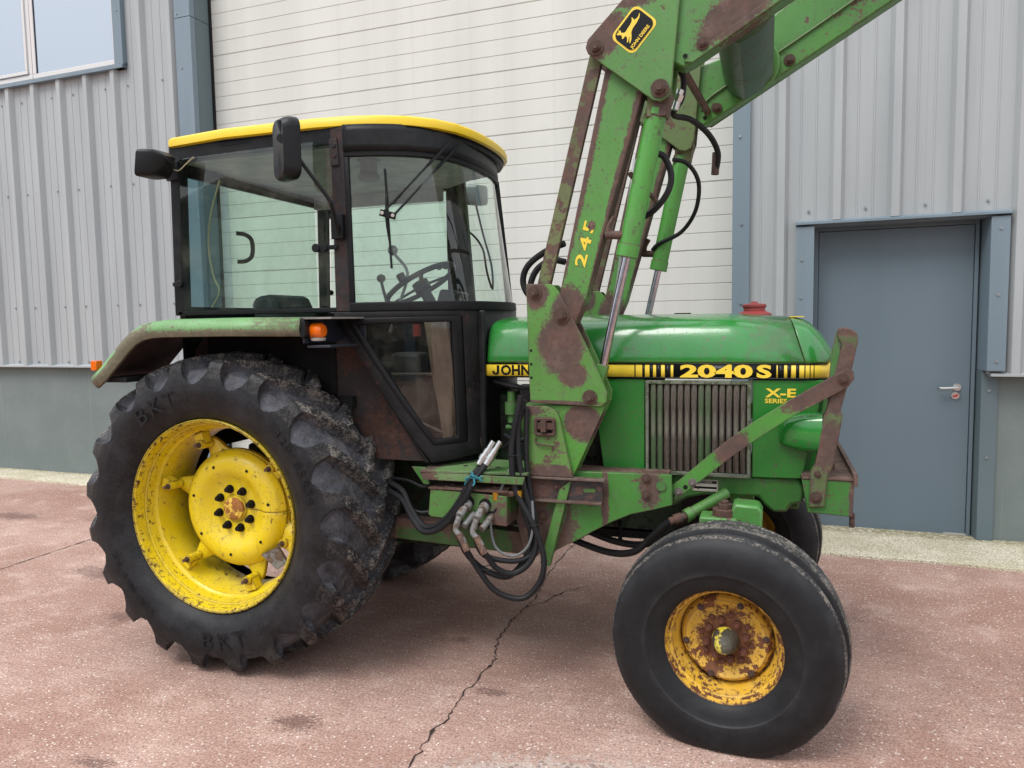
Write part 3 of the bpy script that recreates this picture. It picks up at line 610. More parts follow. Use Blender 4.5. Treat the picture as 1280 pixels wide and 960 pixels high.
# ---------------- bonnet
def mirror(sec): return [(y, z) for y, z in sec] + [(-y, z) for y, z in reversed(sec) if abs(y) > 1e-6]
sec = [(-.358, 1.450), (-.360, 1.460), (-.357, 1.485), (-.350, 1.522), (-.339, 1.560), (-.325, 1.593), (-.308, 1.618), (-.287, 1.634), (-.255, 1.645), (-.20, 1.654), (-.10, 1.663), (0, 1.666)]
def lip(x, dz, dy): return [(x, y * dy, 1.45 + (z - 1.45) * dz) for y, z in mirror(sec)]
hood = MB(); rows = [lip(1.192, .94, .96), lip(1.198, .975, .985), lip(1.215, 1, 1), lip(1.6, 1.0, 1), lip(2.0, .995, 1), lip(2.3, .985, 1)]
def station(x0b, x0t, ztop, ky, k=1.):   # slanted section: bottom x, top x
    out = []
    for y, z in mirror(sec):
        t = (z - 1.45) / (.216); out.append((x0b + (x0t - x0b) * t, y * (1 - (1 - ky) * t * .4), 1.45 + (ztop - 1.45) * t))
    return out
rows.append(station(2.608, 2.548, 1.645, 1.0)); hood.grid(rows)
HD = obj('bonnet', hood, M_hood, T, smooth=40, solid=.004)
nose = MB(); a = station(2.612, 2.552, 1.646, 1.0)
def nz(xb, xt, zt, wy):
    out = []
    for y, z in mirror(sec):
        t = (z - 1.45) / .216; out.append((xb + (xt - xb) * t, y * wy, 1.45 + (zt - 1.45) * t))
    return out
def rowf(fx, fz, wy):
    out = []
    for y, z in mirror(sec):
        t = (z - 1.45) / .216; yy = y * wy; corner = (abs(y) / .36) ** 4
        out.append((fx(t) - .045 * corner * (.4 + .6 * (1 - t)), yy, fz(t)))
    return out
rows = [a, [(x + .005, y, z) for x, y, z in a], rowf(lambda t: 2.678 - .075 * t, lambda t: 1.45 + .185 * t, .985), rowf(lambda t: 2.700 - .068 * t, lambda t: 1.45 + .172 * t, .955), rowf(lambda t: 2.722 - .040 * t, lambda t: 1.45 + .12 * t, .90), rowf(lambda t: 2.732 - .006 * t, lambda t: 1.45 + .05 * t, .85), rowf(lambda t: 2.734, lambda t: 1.45 + .004 * t, .84)]
nose.grid(rows); obj('bonnet_nose', nose, M_hood, T, smooth=30, solid=.004)
obj('nose_sticker', MB().prism([(2.55, -.17), (2.612, -.15), (2.618, -.06), (2.56, -.06)], 1.642, 1.646, 'z'), M_decaly, T)
# decal band wraps along both sides and round the nose
plan = [(1.192, -.363), (2.60, -.363), (2.655, -.355), (2.692, -.33), (2.715, -.28), (2.728, -.20), (2.733, -.10), (2.735, 0)]
plan = plan + [(x, -y) for x, y in reversed(plan[:-1])]
def wrap(x0, x1, z0, z1, off, mat, name, side=-1):   # strip that follows the plan between x0 and x1 on one side
    pts = [p for p in plan if p[1] * side >= 0 and p[0] > x0 and p[0] < x1]
    def at(x):
        h = [p for p in plan if p[1] * side >= 0]; h.sort()
        for p, q in zip(h, h[1:]):
            if p[0] <= x <= q[0]:
                t = (x - p[0]) / (q[0] - p[0]); return p[1] + (q[1] - p[1]) * t
        return h[-1][1]
    xs = sorted([x0, x1] + [p[0] for p in pts]); m = MB()
    rows = [[(x + (off if x > 2.68 else 0), at(x) + side * off, z0), (x + (off if x > 2.68 else 0), at(x) + side * off, z1)] for x in xs]
    m.grid(rows); return obj(name, m, mat, T, solid=.0015, smooth=60)
band = MB(); band.grid([[(x, y, 1.381), (x, y, 1.449)] for x, y in plan]); obj('decal_band', band, M_decaly, T, solid=.004, smooth=60)
for sd in (-1, 1):
    wrap(1.192, 2.70, 1.4435, 1.4495, .003, M_decalk, 'decal_edge', sd); wrap(1.192, 2.70, 1.381, 1.388, .003, M_decalk, 'decal_edge', sd)
    for x0, x1 in ((1.899, 1.904), (1.934, 1.945), (1.966, 1.981), (1.995, 2.016), (2.033, 2.058), (2.070, 2.497), (2.5025, 2.527), (2.540, 2.555), (2.574, 2.587), (2.607, 2.611), (2.628, 2.631), (2.643, 2.646)):
        wrap(x0, x1, 1.388, 1.4435, .003, M_decalk, 'decal_stripe', sd)
obj('letter_j', MB().prism([(1.246, 1.438), (1.258, 1.438), (1.258, 1.404), (1.253, 1.396), (1.244, 1.393), (1.235, 1.393), (1.227, 1.397), (1.223, 1.406), (1.223, 1.412), (1.234, 1.412), (1.235, 1.405), (1.240, 1.402), (1.245, 1.405), (1.246, 1.410)], -.3665, -.3645), M_decalk, T)
txt('lettering', 'OHN', .064, MXZ(1.266, -.3655, 1.394), M_decalk, T, .98, .001, .0022, 1.02)
txt('lettering', 'DEERE', .064, MXZ(1.43, -.3655, 1.394), M_decalk, T, .98, .001, .0022, 1.02)
txt('lettering', '2040', .073, MXZ(2.100, -.3685, 1.3905), M_decaly, T, 2.06, .001, .0030, 1.0)
txt('lettering', 'S', .073, MXZ(2.418, -.3685, 1.3905), M_decaly, T, 1.75, .001, .0030)
# side panels below the band
def panel(poly, y=-.357, th=.02, name='side_panel', mat=None, both=True, bevel=.004):
    for s in ((-1, 1) if both else (-1,)):
        yy = abs(y) * s; obj(name, MB().prism(poly, yy, yy - s * th), mat or M_panel, T, bevel)
panel([(1.70, 1.379), (1.943, 1.379), (1.943, .957), (1.755, .957)])
panel([(2.402, 1.379), (2.684, 1.379), (2.660, 1.24), (2.612, 1.0), (2.600, .960), (2.402, .957)])
ng = MB(); ng.prism([(2.66, 1.379), (2.722, 1.379), (2.70, 1.24), (2.655, 1.0), (2.63, .96), (2.55, .96), (2.6, 1.379)], -.30, .30); obj('nose_grille', ng, M_panel, T, .02)
# grille with upright bars
GR = group_part('side_grille', T)
obj('grille_frame', MB().box(1.948, 2.397, -.372, -.352, 1.358, 1.374).box(1.948, 2.397, -.372, -.352, .953, .970).box(1.948, 1.962, -.372, -.352, .970, 1.358).box(2.381, 2.397, -.372, -.352, .970, 1.358), paint('worn_aluminium', srgb(102, 106, 94), speck=.50, rough=.5, rust=srgb(66, 74, 50), orange=0), GR, .002)
obj('grille_backing', MB().box(1.95, 2.39, -.345, -.335, .96, 1.37), plain('dark_brown_mesh', srgb(34, 25, 22), .8, var=.3), GR)
def m_bar(name, a, b, lo, hi):
    t = NT(name); n = t.noise(1, 6, .7, vec=t.map(sc=(70, 70, 9))); n2 = t.noise(1, 4, .6, vec=t.map(sc=(6, 6, 2.5)))
    f = t.ramp(t.math('ADD', t.math('MULTIPLY', n, .6), t.math('MULTIPLY', n2, .4)), lo, hi); t.set(col=t.mix(f, a, b), rough=.5, spec=.35); return t.m
M_bar = m_bar('worn_grille_bar', srgb(62, 51, 45), srgb(106, 104, 94), .40, .62)
M_barg = m_bar('green_worn_grille_bar', srgb(54, 76, 46), srgb(100, 100, 88), .42, .60)
barm = MB().prism([(-.0125, -.350), (-.0105, -.360), (-.004, -.3665), (.004, -.3665), (.0105, -.360), (.0125, -.350)], .972, 1.356, 'z')
b1 = barm.mesh('grille_bar', M_bar, 60); b2 = barm.mesh('grille_bar', M_barg, 60)
for k in range(14):
    o = bpy.data.objects.new('grille_bar', b2 if k in (0, 1, 7, 8) else b1); COL.objects.link(o); o.parent = GR; o.location = (1.9665 + (k + .5) * .0296, random.uniform(-.001, .001), 0)
txt('lettering', 'X-E', .050, MXZ(2.458, -.3582, 1.307), M_decaly, T, 1.55, .0006, .0016)
txt('lettering', 'SERIES', .026, MXZ(2.452, -.3582, 1.281), M_decaly, T, 1.25, .0006, .0006)
# protruding lamp housing at the lower front corner
lm = MB(); secs = [(2.512, .022, .045), (2.53, .055, .058), (2.60, .075, .075), (2.675, .085, .080)]
rows = []
for x, dy, hz in secs: rows.append([(x, -.355, 1.165 + hz), (x, -.355 - dy * .8, 1.165 + hz * .95), (x, -.355 - dy, 1.165 + hz * .6), (x, -.355 - dy, 1.165 - hz * .75), (x, -.355 - dy * .75, 1.165 - hz), (x, -.355, 1.165 - hz * 1.05)])
lm.grid(rows); lm.grid([rows[0], [(2.508, -.355, 1.165)] * 6]); obj('lamp_housing', lm, M_hood, T, smooth=60)
lm2 = MB(); lm2.grid([[(x, -y, z) for x, y, z in r] for r in rows]); obj('lamp_housing', lm2, M_hood, T, smooth=60)
# front support casting and engine block
cast = [(2.06, .955), (2.60, .955), (2.615, .90), (2.612, .852), (2.565, .842), (2.545, .806), (2.490, .803), (2.452, .838), (2.43, .868), (2.20, .862), (2.13, .845), (2.06, .80)]
obj('front_casting', MB().prism(cast, -.335, -.24).prism(cast, .24, .335).box(2.52, 2.60, -.24, .24, .80, .95), M_green, T, .012)
PL = obj('maker_plate', MB().box(2.150, 2.262, -.3385, -.335, .880, .934), M_plate, T, .001)
for zz, h_ in ((.916, .012), (.893, .009)): obj('plate_text_band', MB().box(2.156, 2.256, -.3395, -.3385, zz, zz + h_), M_decalk, PL)
txt('plate_lettering', 'JOHN DEERE', .011, MXZ(2.160, -.3396, .9185), M_white, PL, 1.2, .0002, .0002)
EN = obj('engine_block', MB().box(1.15, 2.05, -.20, .20, .62, 1.30).box(.55, 1.2, -.26, .26, .50, .98).box(-.25, .6, -.30, .30, .45, 1.0), paint('oily_dark_green', srgb(16, 42, 18), speck=.5, rough=.5, rust=srgb(26, 24, 20), orange=.0), T, .02)
obj('rear_axle', MB().cyl((0, -.66, ZR), (0, .66, ZR), .11, 24), M_green, T)
eng = MB()
eng.cyl((1.30, -.31, 1.16), (1.30, -.31, 1.31), .022, 14); eng.cyl((1.30, -.31, 1.20), (1.30, -.31, 1.26), .034, 14); eng.cyl((1.27, -.31, 1.135), (1.35, -.31, 1.14), .012, 10)
obj('fuel_filter', eng, M_green, T)
eng = MB(); eng.box(1.355, 1.405, -.36, -.30, 1.18, 1.345); eng.box(1.35, 1.41, -.365, -.295, 1.325, 1.345); eng.cyl((1.38, -.33, 1.10), (1.38, -.33, 1.18), .012, 8)
obj('battery_box', eng, M_plastic, T, .004)
eng = MB(); eng.cyl((1.30, -.25, 1.33), (1.62, -.27, 1.20), .014, 10); eng.cyl((1.52, -.28, 1.10), (1.75, -.26, 1.10), .045, 16); eng.cyl((1.70, -.28, 1.15), (1.70, -.28, 1.27), .02, 12); eng.box(1.60, 1.74, -.27, -.2, 1.0, 1.22)
obj('engine_fittings', eng, paint('grey_engine_part', srgb(70, 76, 68), speck=.5, rough=.5, rust=srgb(34, 36, 30), orange=0), T, .003)
for pts, r in (([(1.22, -.33, 1.36), (1.3, -.34, 1.34), (1.42, -.33, 1.30), (1.50, -.32, 1.10)], .011), ([(1.27, -.33, 1.10), (1.33, -.36, 1.08), (1.42, -.35, 1.06), (1.55, -.32, 1.12)], .012), ([(1.26, -.34, 1.04), (1.34, -.37, 1.08), (1.45, -.35, 1.09), (1.6, -.3, 1.02)], .009), ([(1.66, -.30, 1.24), (1.72, -.33, 1.18), (1.74, -.31, 1.06), (1.70, -.28, .98)], .009)):
    obj('engine_hose', MB().tube(pts, r), M_hose, T)
# red cap on the bonnet
obj('filler_cap', MB().lathe([(1.648, .082), (1.660, .080), (1.668, .068), (1.674, .052), (1.676, .050), (1.690, .050), (1.694, .056), (1.703, .056), (1.708, .050), (1.711, .02), (1.720, .012), (1.722, 0)], 40, (2.398, .12, 0), 'z'), M_red, T, smooth=35)
obj('bonnet_catch', MB().box(2.02, 2.10, .10, .12, 1.662, 1.672), M_nut, T)

# ---------------- chassis, axle and front bracket
frame_poly = [(1.60, .975), (2.078, .979), (2.082, .848), (2.00, .822), (1.905, .797), (1.82, .757), (1.73, .705), (1.66, .66), (1.62, .640), (1.55, .60), (1.50, .60), (1.45, .70), (1.45, .93)]
for s in (-1, 1):
    SF = obj('side_frame', MB().prism(frame_poly, s * .50, s * .475), paint('side_frame_green', srgb(56, 112, 46), speck=.585, rough=.4, var=.12, patches=[((1.99, 0, .93), 0, (.055, 3, .11)), ((1.79, 0, .86), 0, (.018, 3, .16)), ((1.56, 0, .70), .5, (.09, 3, .14))]) if s < 0 else M_loader, T, .003)
    obj('frame_top_plate', MB().box(1.62, 2.06, s * .474, s * .33, .956, .974), M_rusty, T, .002)
    if s < 0:
        for p in ((1.972, -.50, .958), (1.972, -.50, .886)): bolt(p, .014, SF, M_rnut)
        obj('frame_lug', MB().cyl((2.035, -.499, .93), (2.035, -.507, .93), .022, 20), M_green, SF)
BM = obj('subframe_beam', MB().beam((.55, -.44, .655), (1.47, -.44, .618), .105, .08, (0, 1, 0)), paint('muddy_green_beam', srgb(46, 80, 38), speck=.54, rough=.6, var=.2, patches=[((.8, 0, .70), 0, (.4, 3, .05)), ((1.42, 0, .68), 0, (.09, 3, .2))]), T, .004)
obj('subframe_beam', MB().beam((.55, .44, .655), (1.47, .44, .618), .105, .08, (0, 1, 0)), M_green, T, .004)
gz = MB().prism([(1.595, .90), (1.65, .945), (1.545, .545), (1.50, .555)], -.545, -.515); obj('gusset_plate', gz, M_loader, T, .002)
obj('bracket_plate', MB().prism([(1.41, .90), (1.66, .90), (1.56, .60), (1.42, .58), (1.38, .74)], -.512, -.50), paint('rusty_bracket_green', srgb(62, 96, 48), speck=.52, rough=.7, patches=[((1.46, 0, .72), 0, (.09, 3, .16))]), T, .002)
bolt((1.509, -.512, .77), .016, T, M_rnut)
# dark channel rail with a slot
RL = group_part('channel_rail', T)
ch = MB()
ch.box(1.40, 1.70, -.532, -.520, .850, .945); ch.box(1.70, 1.745, -.532, -.520, .850, .890); ch.box(1.70, 1.745, -.532, -.520, .915, .945)
ch = MB().prism([(1.40, .852), (1.785, .852), (1.785, .946), (1.40, .946)], -.532, -.520)
obj('rail_web', ch, paint('dark_rail', srgb(44, 42, 44), speck=.56, rough=.6, rust=srgb(84, 60, 54), orange=.2, patches=[((1.45, 0, .9), 0, (.11, 3, .08))]), RL, .001)
obj('rail_slot', MB().prism([(1.700, .896), (1.704, .908), (1.750, .908), (1.756, .902), (1.752, .892), (1.706, .890)], -.5335, -.532), M_loader, RL)
obj('rail_flange', MB().box(1.40, 1.80, -.565, -.520, .946, .956).box(1.40, 1.785, -.560, -.520, .842, .852), paint('rusty_rail_edge', srgb(98, 84, 76), speck=.5, rough=.6), RL, .002)
for x, z in ((1.42, .905), (1.615, .905), (1.58, .91)): bolt((x, -.532, z), .011, RL, M_rnut)
obj('rail_slot_rusty', MB().prism([(1.455, .898), (1.46, .916), (1.53, .914), (1.535, .9)], -.5345, -.532), M_rusty, RL)
# front axle
AX = obj('front_axle', MB().beam((2.31, -.62, .53), (2.31, .62, .53), .12, .11, (0, 0, 1)).box(2.25, 2.37, -.16, .16, .50, .72), M_green, T, .01)
for s in (-1, 1):
    k = MB(); k.box(2.27, 2.40, s * .60 - .05, s * .60 + .05, .46, .70); k.cyl((2.335, s * .60, .36), (2.335, s * .60, .74), .04, 20); k.cyl((2.335, s * .60, .40), (2.335, s * .72, .40), .045, 20)
    obj('steering_knuckle', k, paint('worn_knuckle_green', srgb(66, 116, 58), speck=.54, rough=.5, patches=[((2.27, 0, .75), 0, (.06, 3, .05))]), T, .008)
k = MB(); k.cyl((2.30, -.52, .80), (2.30, -.52, .855), .050, 24); k.cyl((2.30, -.52, .855), (2.30, -.52, .875), .030, 6); k.cyl((2.30, -.52, .875), (2.30, -.52, .888), .016, 14)
obj('kingpin_cap', k, M_rnut, T, .002)
obj('axle_end', MB().box(2.20, 2.35, -.58, -.46, .60, .826), paint('worn_axle_green', srgb(68, 118, 60), speck=.54, rough=.5), T, .008)
obj('axle_end', MB().prism([(2.325, .60), (2.44, .60), (2.45, .855), (2.435, .88), (2.335, .885), (2.325, .84)], -.56, -.44), paint('axle_block_green', srgb(68, 120, 62), speck=.56, rough=.4), T, .012)
k = MB(); k.cyl((2.14, -.47, .80), (2.30, -.36, .885), .024, 22); k.cyl((2.135, -.473, .797), (2.16, -.455, .81), .029, 22); obj('steering_cylinder', k, M_loader, T)
k = MB(); k.cyl((2.07, -.50, .775), (2.14, -.47, .80), .018, 14); k.cyl((2.09, -.49, .782), (2.12, -.48, .792), .024, 12); obj('cylinder_end', k, M_rnut, T)
obj('hydraulic_hose', MB().tube([(1.45, -.30, .66), (1.62, -.34, .61), (1.78, -.36, .575), (1.90, -.40, .60), (1.98, -.43, .68), (2.05, -.48, .755), (2.08, -.50, .78)], .016), M_hose, T)
obj('hydraulic_hose', MB().tube([(1.45, -.24, .70), (1.62, -.27, .655), (1.80, -.30, .61), (1.95, -.33, .62), (2.06, -.34, .70)], .016), M_hose, T)
obj('sump_guard', MB().box(1.62, 2.04, -.2, .2, .60, .66).box(1.80, 1.82, -.26, -.24, .60, .70), M_dark, T, .01)
# front box with flange
FB = group_part('front_weight_box', T)
obj('box_side', MB().prism([(2.625, .835), (2.797, .827), (2.800, .975), (2.60, .975)], -.43, .43), paint('box_green', srgb(48, 102, 44), speck=.58, rough=.4, patches=[((2.80, 0, .90), 0, (.022, 3, .10))]), FB, .004)
obj('box_top', MB().box(2.60, 2.800, -.435, .435, .976, .986), M_rusty, FB, .002)
obj('box_flange', MB().box(2.795, 2.812, -.437, .437, .955, 1.005), M_rusty, FB, .002)
obj('box_lug', MB().box(2.70, 2.74, -.25, -.20, .986, 1.01), M_rnut, FB, .002)
obj('box_pin', MB().box(2.79, 2.81, -.38, -.355, .77, .83), M_rusty, FB, .003)
# upright guard bars and braces
gp = [(2.628, .858), (2.690, .865), (2.700, 1.00), (2.718, 1.03), (2.747, 1.215), (2.752, 1.245), (2.742, 1.262), (2.775, 1.40), (2.802, 1.545), (2.798, 1.572), (2.780, 1.590), (2.745, 1.600), (2.728, 1.592), (2.722, 1.568), (2.732, 1.545), (2.742, 1.53), (2.712, 1.385), (2.690, 1.262), (2.680, 1.24), (2.652, 1.04), (2.635, 1.01)]
M_guard = paint('guard_brown_green', srgb(78, 88, 58), speck=.51, rough=.65, patches=[((2.70, 0, 1.12), 0, (.1, 3, .10)), ((2.76, 0, 1.45), 0, (.07, 3, .08)), ((2.76, 0, 1.59), 0, (.06, 3, .03)), ((2.73, 0, 1.30), 0, (.06, 3, .05))])
GB = None
for s in (-1, 1):
    if s > 0: gp = gp[:5] + [(2.73, 1.24)] + gp[-2:]
    GB = obj('guard_bar', MB().prism(gp, s * .445, s * .385), M_guard, T, .006); bolt((2.655, s * .445, .905), .016, GB, M_rnut, (0, s, 0)); bolt((2.66, s * .445, 1.00), .009, GB, M_rnut, (0, s, 0))
    if s < 0: obj('guard_flange', MB().prism([(2.690, 1.30), (2.722, 1.36), (2.740, 1.50), (2.728, 1.56), (2.740, 1.592), (2.722, 1.585), (2.704, 1.50)], s * .438, s * .432), M_green, GB, .002)
    bp = [(2.060, .905), (2.078, .868), (2.10, .868), (2.33, 1.068), (2.42, 1.137), (2.56, 1.238), (2.765, 1.360), (2.788, 1.392), (2.785, 1.425), (2.760, 1.436), (2.54, 1.300), (2.40, 1.205), (2.29, 1.118), (2.10, .945), (2.072, .925)]
    BR = obj('brace_bar', MB().prism(bp, s * .462, s * .450), paint('brace_green', srgb(66, 120, 50), speck=.60, rough=.45, patches=[((2.66, 0, 1.345), -.55, (.16, 3, .05)), ((2.325, 0, 1.10), -.72, (.085, 3, .06)), ((2.74, 0, 1.40), 0, (.08, 3, .06))], wob=.5) if s < 0 else M_loader, T, .002)
    bolt((2.748, s * .462, 1.392), .015, BR, M_rnut, (0, s, 0))
    for x, z in ((2.105, .900), (2.163, .943)): bolt((x, s * .462, z), .012, BR, M_fit, (0, s, 0))
    hp = MB().cyl((2.08, s * .462, .882), (2.08, s * .4635, .882), .008, 12).cyl((2.133, s * .462, .922), (2.133, s * .4635, .922), .010, 12); obj('bolt_hole', hp, M_dark, BR)

# ---------------- front loader
def mir(poly, s): return poly
for s in (-1, 1):
    near = s < 0
    o_, i_ = s * .545, s * .535
    # mast: two side plates with a green box between
    up = [(1.455, 1.807), (1.572, 1.802), (1.600, 1.772), (1.70, 1.58), (1.765, 1.44), (1.812, 1.335), (1.808, 1.29), (1.785, 1.272), (1.60, 1.278), (1.465, 1.284)]
    mm = paint('mast_green' + ('' if near else '_far'), srgb(80, 124, 58), speck=.63, rough=.45, patches=[((1.61, 0, 1.535), .0, (.105, 3, .135)), ((1.655, 0, 1.68), .5, (.09, 3, .13)), ((1.50, 0, 1.76), 0, (.055, 3, .07)), ((1.66, 0, 1.41), 0, (.07, 3, .06)), ((1.50, 0, 1.285), 0, (.3, 3, .012))], wob=.42)
    MT = obj('loader_mast', MB().prism(up, s * .548, s * .530).prism(up, s * .44, s * .425), mm, T, .003)
    low = [(1.405, 1.262), (1.42, 1.272), (1.55, 1.270), (1.785, 1.275), (1.806, 1.285), (1.655, .957), (1.456, .957)]
    LM = obj('mast_lower', MB().prism(low, s * .530, s * .518).prism(low, s * .44, s * .43), paint('mast_lower_green' + ('' if near else '_far'), srgb(72, 124, 50), speck=.60, rough=.45, patches=[((1.70, 0, 1.20), .2, (.085, 3, .085))], wob=.4), MT, .002)
    fp = [(1.405, 1.258), (1.42, 1.270), (1.545, 1.270), (1.585, 1.250), (1.602, 1.215), (1.622, 1.12), (1.660, .957), (1.456, .957), (1.44, 1.10)]
    obj('mast_front_plate', MB().prism(fp, s * .556, s * .532), paint('front_plate_green' + ('' if near else '_far'), srgb(86, 122, 62), speck=.54, rough=.5, patches=[((1.55, 0, .975), 0, (.12, 3, .04)), ((1.42, 0, 1.25), 0, (.12, 3, .03))], wob=.6), MT, .003)
    # latch
    lt = MB(); ring = [(cos(a), sin(a)) for a in [2 * pi * k / 20 for k in range(20)]]
    lt.tube([(1.538 + .048 * max(-.85, min(.85, 1.25 * cx)), s * .566, 1.180 + .040 * max(-.85, min(.85, 1.25 * cz))) for cx, cz in ring + ring[:1]], .009, 8, 2)
    lt.beam((1.51, s * .57, 1.185), (1.585, s * .57, 1.185), .028, .02); lt.box(1.525, 1.548, s * .59 if s < 0 else s * .56, s * .56 if s < 0 else s * .59, 1.16, 1.21)
    lt.tube([(1.495, s * .562, 1.13), (1.50, s * .566, 1.105), (1.58, s * .568, 1.095)], .004, 8, 3)
    obj('mast_latch', lt, M_rnut, MT)
    obj('latch_hole', MB().box(1.505, 1.572, min(s * .5575, s * .5565), max(s * .5575, s * .5565), 1.150, 1.208), M_dark, MT)
    for (x, z, r) in ((1.496, 1.767, .020), (1.616, 1.665, .023), (1.737, 1.312, .021)):
        bolt((x, s * .548, z), r, MT, M_rnut, (0, s, 0))
    if near:
        hm = MB()
        for z in (1.515, 1.455, 1.395): hm.cyl((1.474, -.548, z), (1.474, -.5495, z), .006, 10)
        obj('bolt_hole', hm, M_dark, MT)
    # parallel link bar
    LK = obj('link_bar', MB().beam((1.523, s * .50, 1.790), (1.768, s * .50, 2.745), .058, .03), M_brownbar, T, .003)
    # lower boom
    M_boom = paint('boom_green' + ('' if near else '_far'), srgb(74, 120, 58), speck=.60, rough=.45, var=.1, wob=.55,
                   patches=[((1.680, 0, 2.17), radians(14), (.036, 3, .78)), ((1.842, 0, 2.12), radians(14.5), (.028, 3, .62)), ((1.62, 0, 1.70), 0, (.1, 3, .10))])
    bpoly = [(1.575, 1.62), (1.668, 1.625), (1.720, 1.74), (1.955, 2.54), (1.975, 2.62), (1.82, 2.74), (1.595, 1.735)]
    BO = obj('loader_boom', MB().prism(bpoly, s * .525, s * .435), M_boom, T, .006)
    # knee plate
    kn = [(1.742, 2.745), (1.733, 2.768), (1.742, 2.800), (1.894, 2.945), (1.95, 3.06), (2.13, 3.06), (2.118, 2.92), (2.085, 2.575), (2.070, 2.535), (2.040, 2.520), (2.010, 2.528), (1.775, 2.716)]
    M_knee = paint('knee_green' + ('' if near else '_far'), srgb(74, 116, 58), speck=.58, rough=.42, var=.1, wob=.7, patches=[((1.80, 0, 2.80), radians(-42), (.13, 3, .075)), ((1.93, 0, 2.97), 0, (.14, 3, .07))])
    if not near: M_knee = paint('knee_far_worn', srgb(84, 98, 62), speck=.54, rough=.55, var=.15)
    KP = obj('knee_plate', MB().prism(kn, s * .560, s * .545).prism(kn, s * .425, s * .41), M_knee, T, .003)
    bolt((1.778, s * .560, 2.762), .020, KP, M_rnut, (0, s, 0)); bolt((2.038, s * .560, 2.570), .024, KP, M_rnut, (0, s, 0))
    # upper boom running forward and up, out of the top of the frame
    ub = [(2.02, 2.70), (2.085, 2.662), (2.125, 2.646), (2.16, 2.656), (2.70, 2.985), (3.06, 3.17), (4.20, 3.62), (4.16, 3.78), (2.60, 3.245), (2.227, 3.02), (2.10, 3.10), (2.0, 3.1)]
    ub = [(2.00, 2.74), (2.10, 2.665), (2.128, 2.650), (2.165, 2.664), (2.64, 2.933), (3.10, 3.20), (4.00, 3.72), (3.92, 3.86), (3.05, 3.46), (2.58, 3.235), (2.23, 2.985), (2.10, 2.95), (1.99, 2.93)]
    M_ub = paint('upper_boom_green' + ('' if near else '_far'), srgb(68, 116, 54), speck=.585, rough=.42, var=.12, wob=.7, patches=([((2.33, 0, 2.84), radians(-33), (.17, 3, .08)), ((2.50, 0, 2.95), radians(-33), (.3, 3, .03))] if near else []))
    UB = obj('upper_boom', MB().prism(ub, s * .535, s * .44), M_ub, T, .008)
    obj('boom_edge_rail', MB().prism([(2.13, 2.668), (2.16, 2.690), (4.0, 3.78), (4.02, 3.735), (2.165, 2.660)], s * .548, s * .536), M_ub, UB, .003)
    bolt((2.205, s * .548, 2.728), .016, UB, M_rnut, (0, s, 0))
    if not near: bolt((2.20, -.435 * -1 - .0, 2.73), .016, UB, M_rnut, (0, -1, 0)); 
    obj('bolt_hole', MB().cyl((2.137, s * .549, 2.688), (2.137, s * .5505, 2.688), .010, 14), M_dark, UB)
    if not near:
        # inner face details seen from the near side
        obj('boom_seam', MB().tube([(2.12, .432, 2.73), (2.18, .432, 2.80), (2.5, .432, 2.975), (2.95, .432, 3.24)], .006, 6), M_ub, UB)
        bolt((2.55, .437, 2.93), .018, UB, M_rnut, (0, -1, 0)); bolt((2.19, .437, 2.735), .014, UB, M_rnut, (0, -1, 0)); obj('bolt_hole', MB().cyl((2.43, .438, 2.905), (2.43, .4365, 2.905), .012, 14).cyl((2.137, .438, 2.688), (2.137, .4365, 2.688), .010, 14), M_dark, UB)
    # lift cylinder
    HC = group_part('lift_cylinder', T)
    top, bot = Vector((2.015, s * .487, 2.500)), Vector((1.888, s * .487, 1.912))
    d = (bot - top).normalized()
    mb_ = MB(); mb_.cyl(top, bot, .043, 32); mb_.cyl(top + d * -.01, top + d * .02, .046, 32); mb_.cyl(bot - d * .05, bot + d * .004, .047, 32)
    obj('cylinder_barrel', mb_, paint('cylinder_green' + ('' if near else '_far'), srgb(70, 130, 58), speck=.63, rough=.36, var=.07), HC, .002)
    end = Vector((1.775, s * .487, 1.41)); obj('cylinder_rod', MB().cyl(bot, end, .0185, 24), M_chrome, HC)
    obj('rod_eye', MB().cyl((1.752, s * .445, 1.33), (1.752, s * .53, 1.33), .036, 24).beam(end + d * -.04, (1.752, s * .487, 1.345), .05, .045), M_loader, HC, .002)
    obj('cylinder_clevis', MB().prism([(1.975, 2.47), (2.06, 2.47), (2.08, 2.56), (2.07, 2.62), (2.01, 2.62), (1.985, 2.56)], s * .53, s * .445), M_brownbar, HC, .004)
    port = MB(); port.cyl((1.875, s * .50, 2.00), (1.80, s * .51, 2.005), .018, 14); port.tube([(1.815, s * .51, 2.00), (1.812, s * .51, 2.04), (1.835, s * .50, 2.08)], .012, 10); obj('cylinder_port', port, M_brownbar if near else M_rnut, HC)
# cross tube between the upper booms
CT = MB(); pl = [(2.215, 2.96), (2.235, 2.86), (2.26, 2.80), (2.30, 2.765), (2.34, 2.755), (2.42, 2.79), (2.47, 2.85), (2.475, 2.95), (2.46, 3.06), (2.23, 3.05)]
CT.prism(pl, -.44, .44); obj('cross_tube', CT, paint('dark_cross_green', srgb(44, 74, 50), speck=.60, rough=.45, var=.2), T, .02)
CE = MB(); CE.cyl((2.37, .40, 2.92), (2.37, .44, 2.92), .135, 32); obj('cross_tube_collar', CE, M_loader, T, .01)
obj('cross_bar', MB().cyl((2.10, -.44, 2.70), (2.15, .44, 2.72), .018, 14), M_rusty, T)
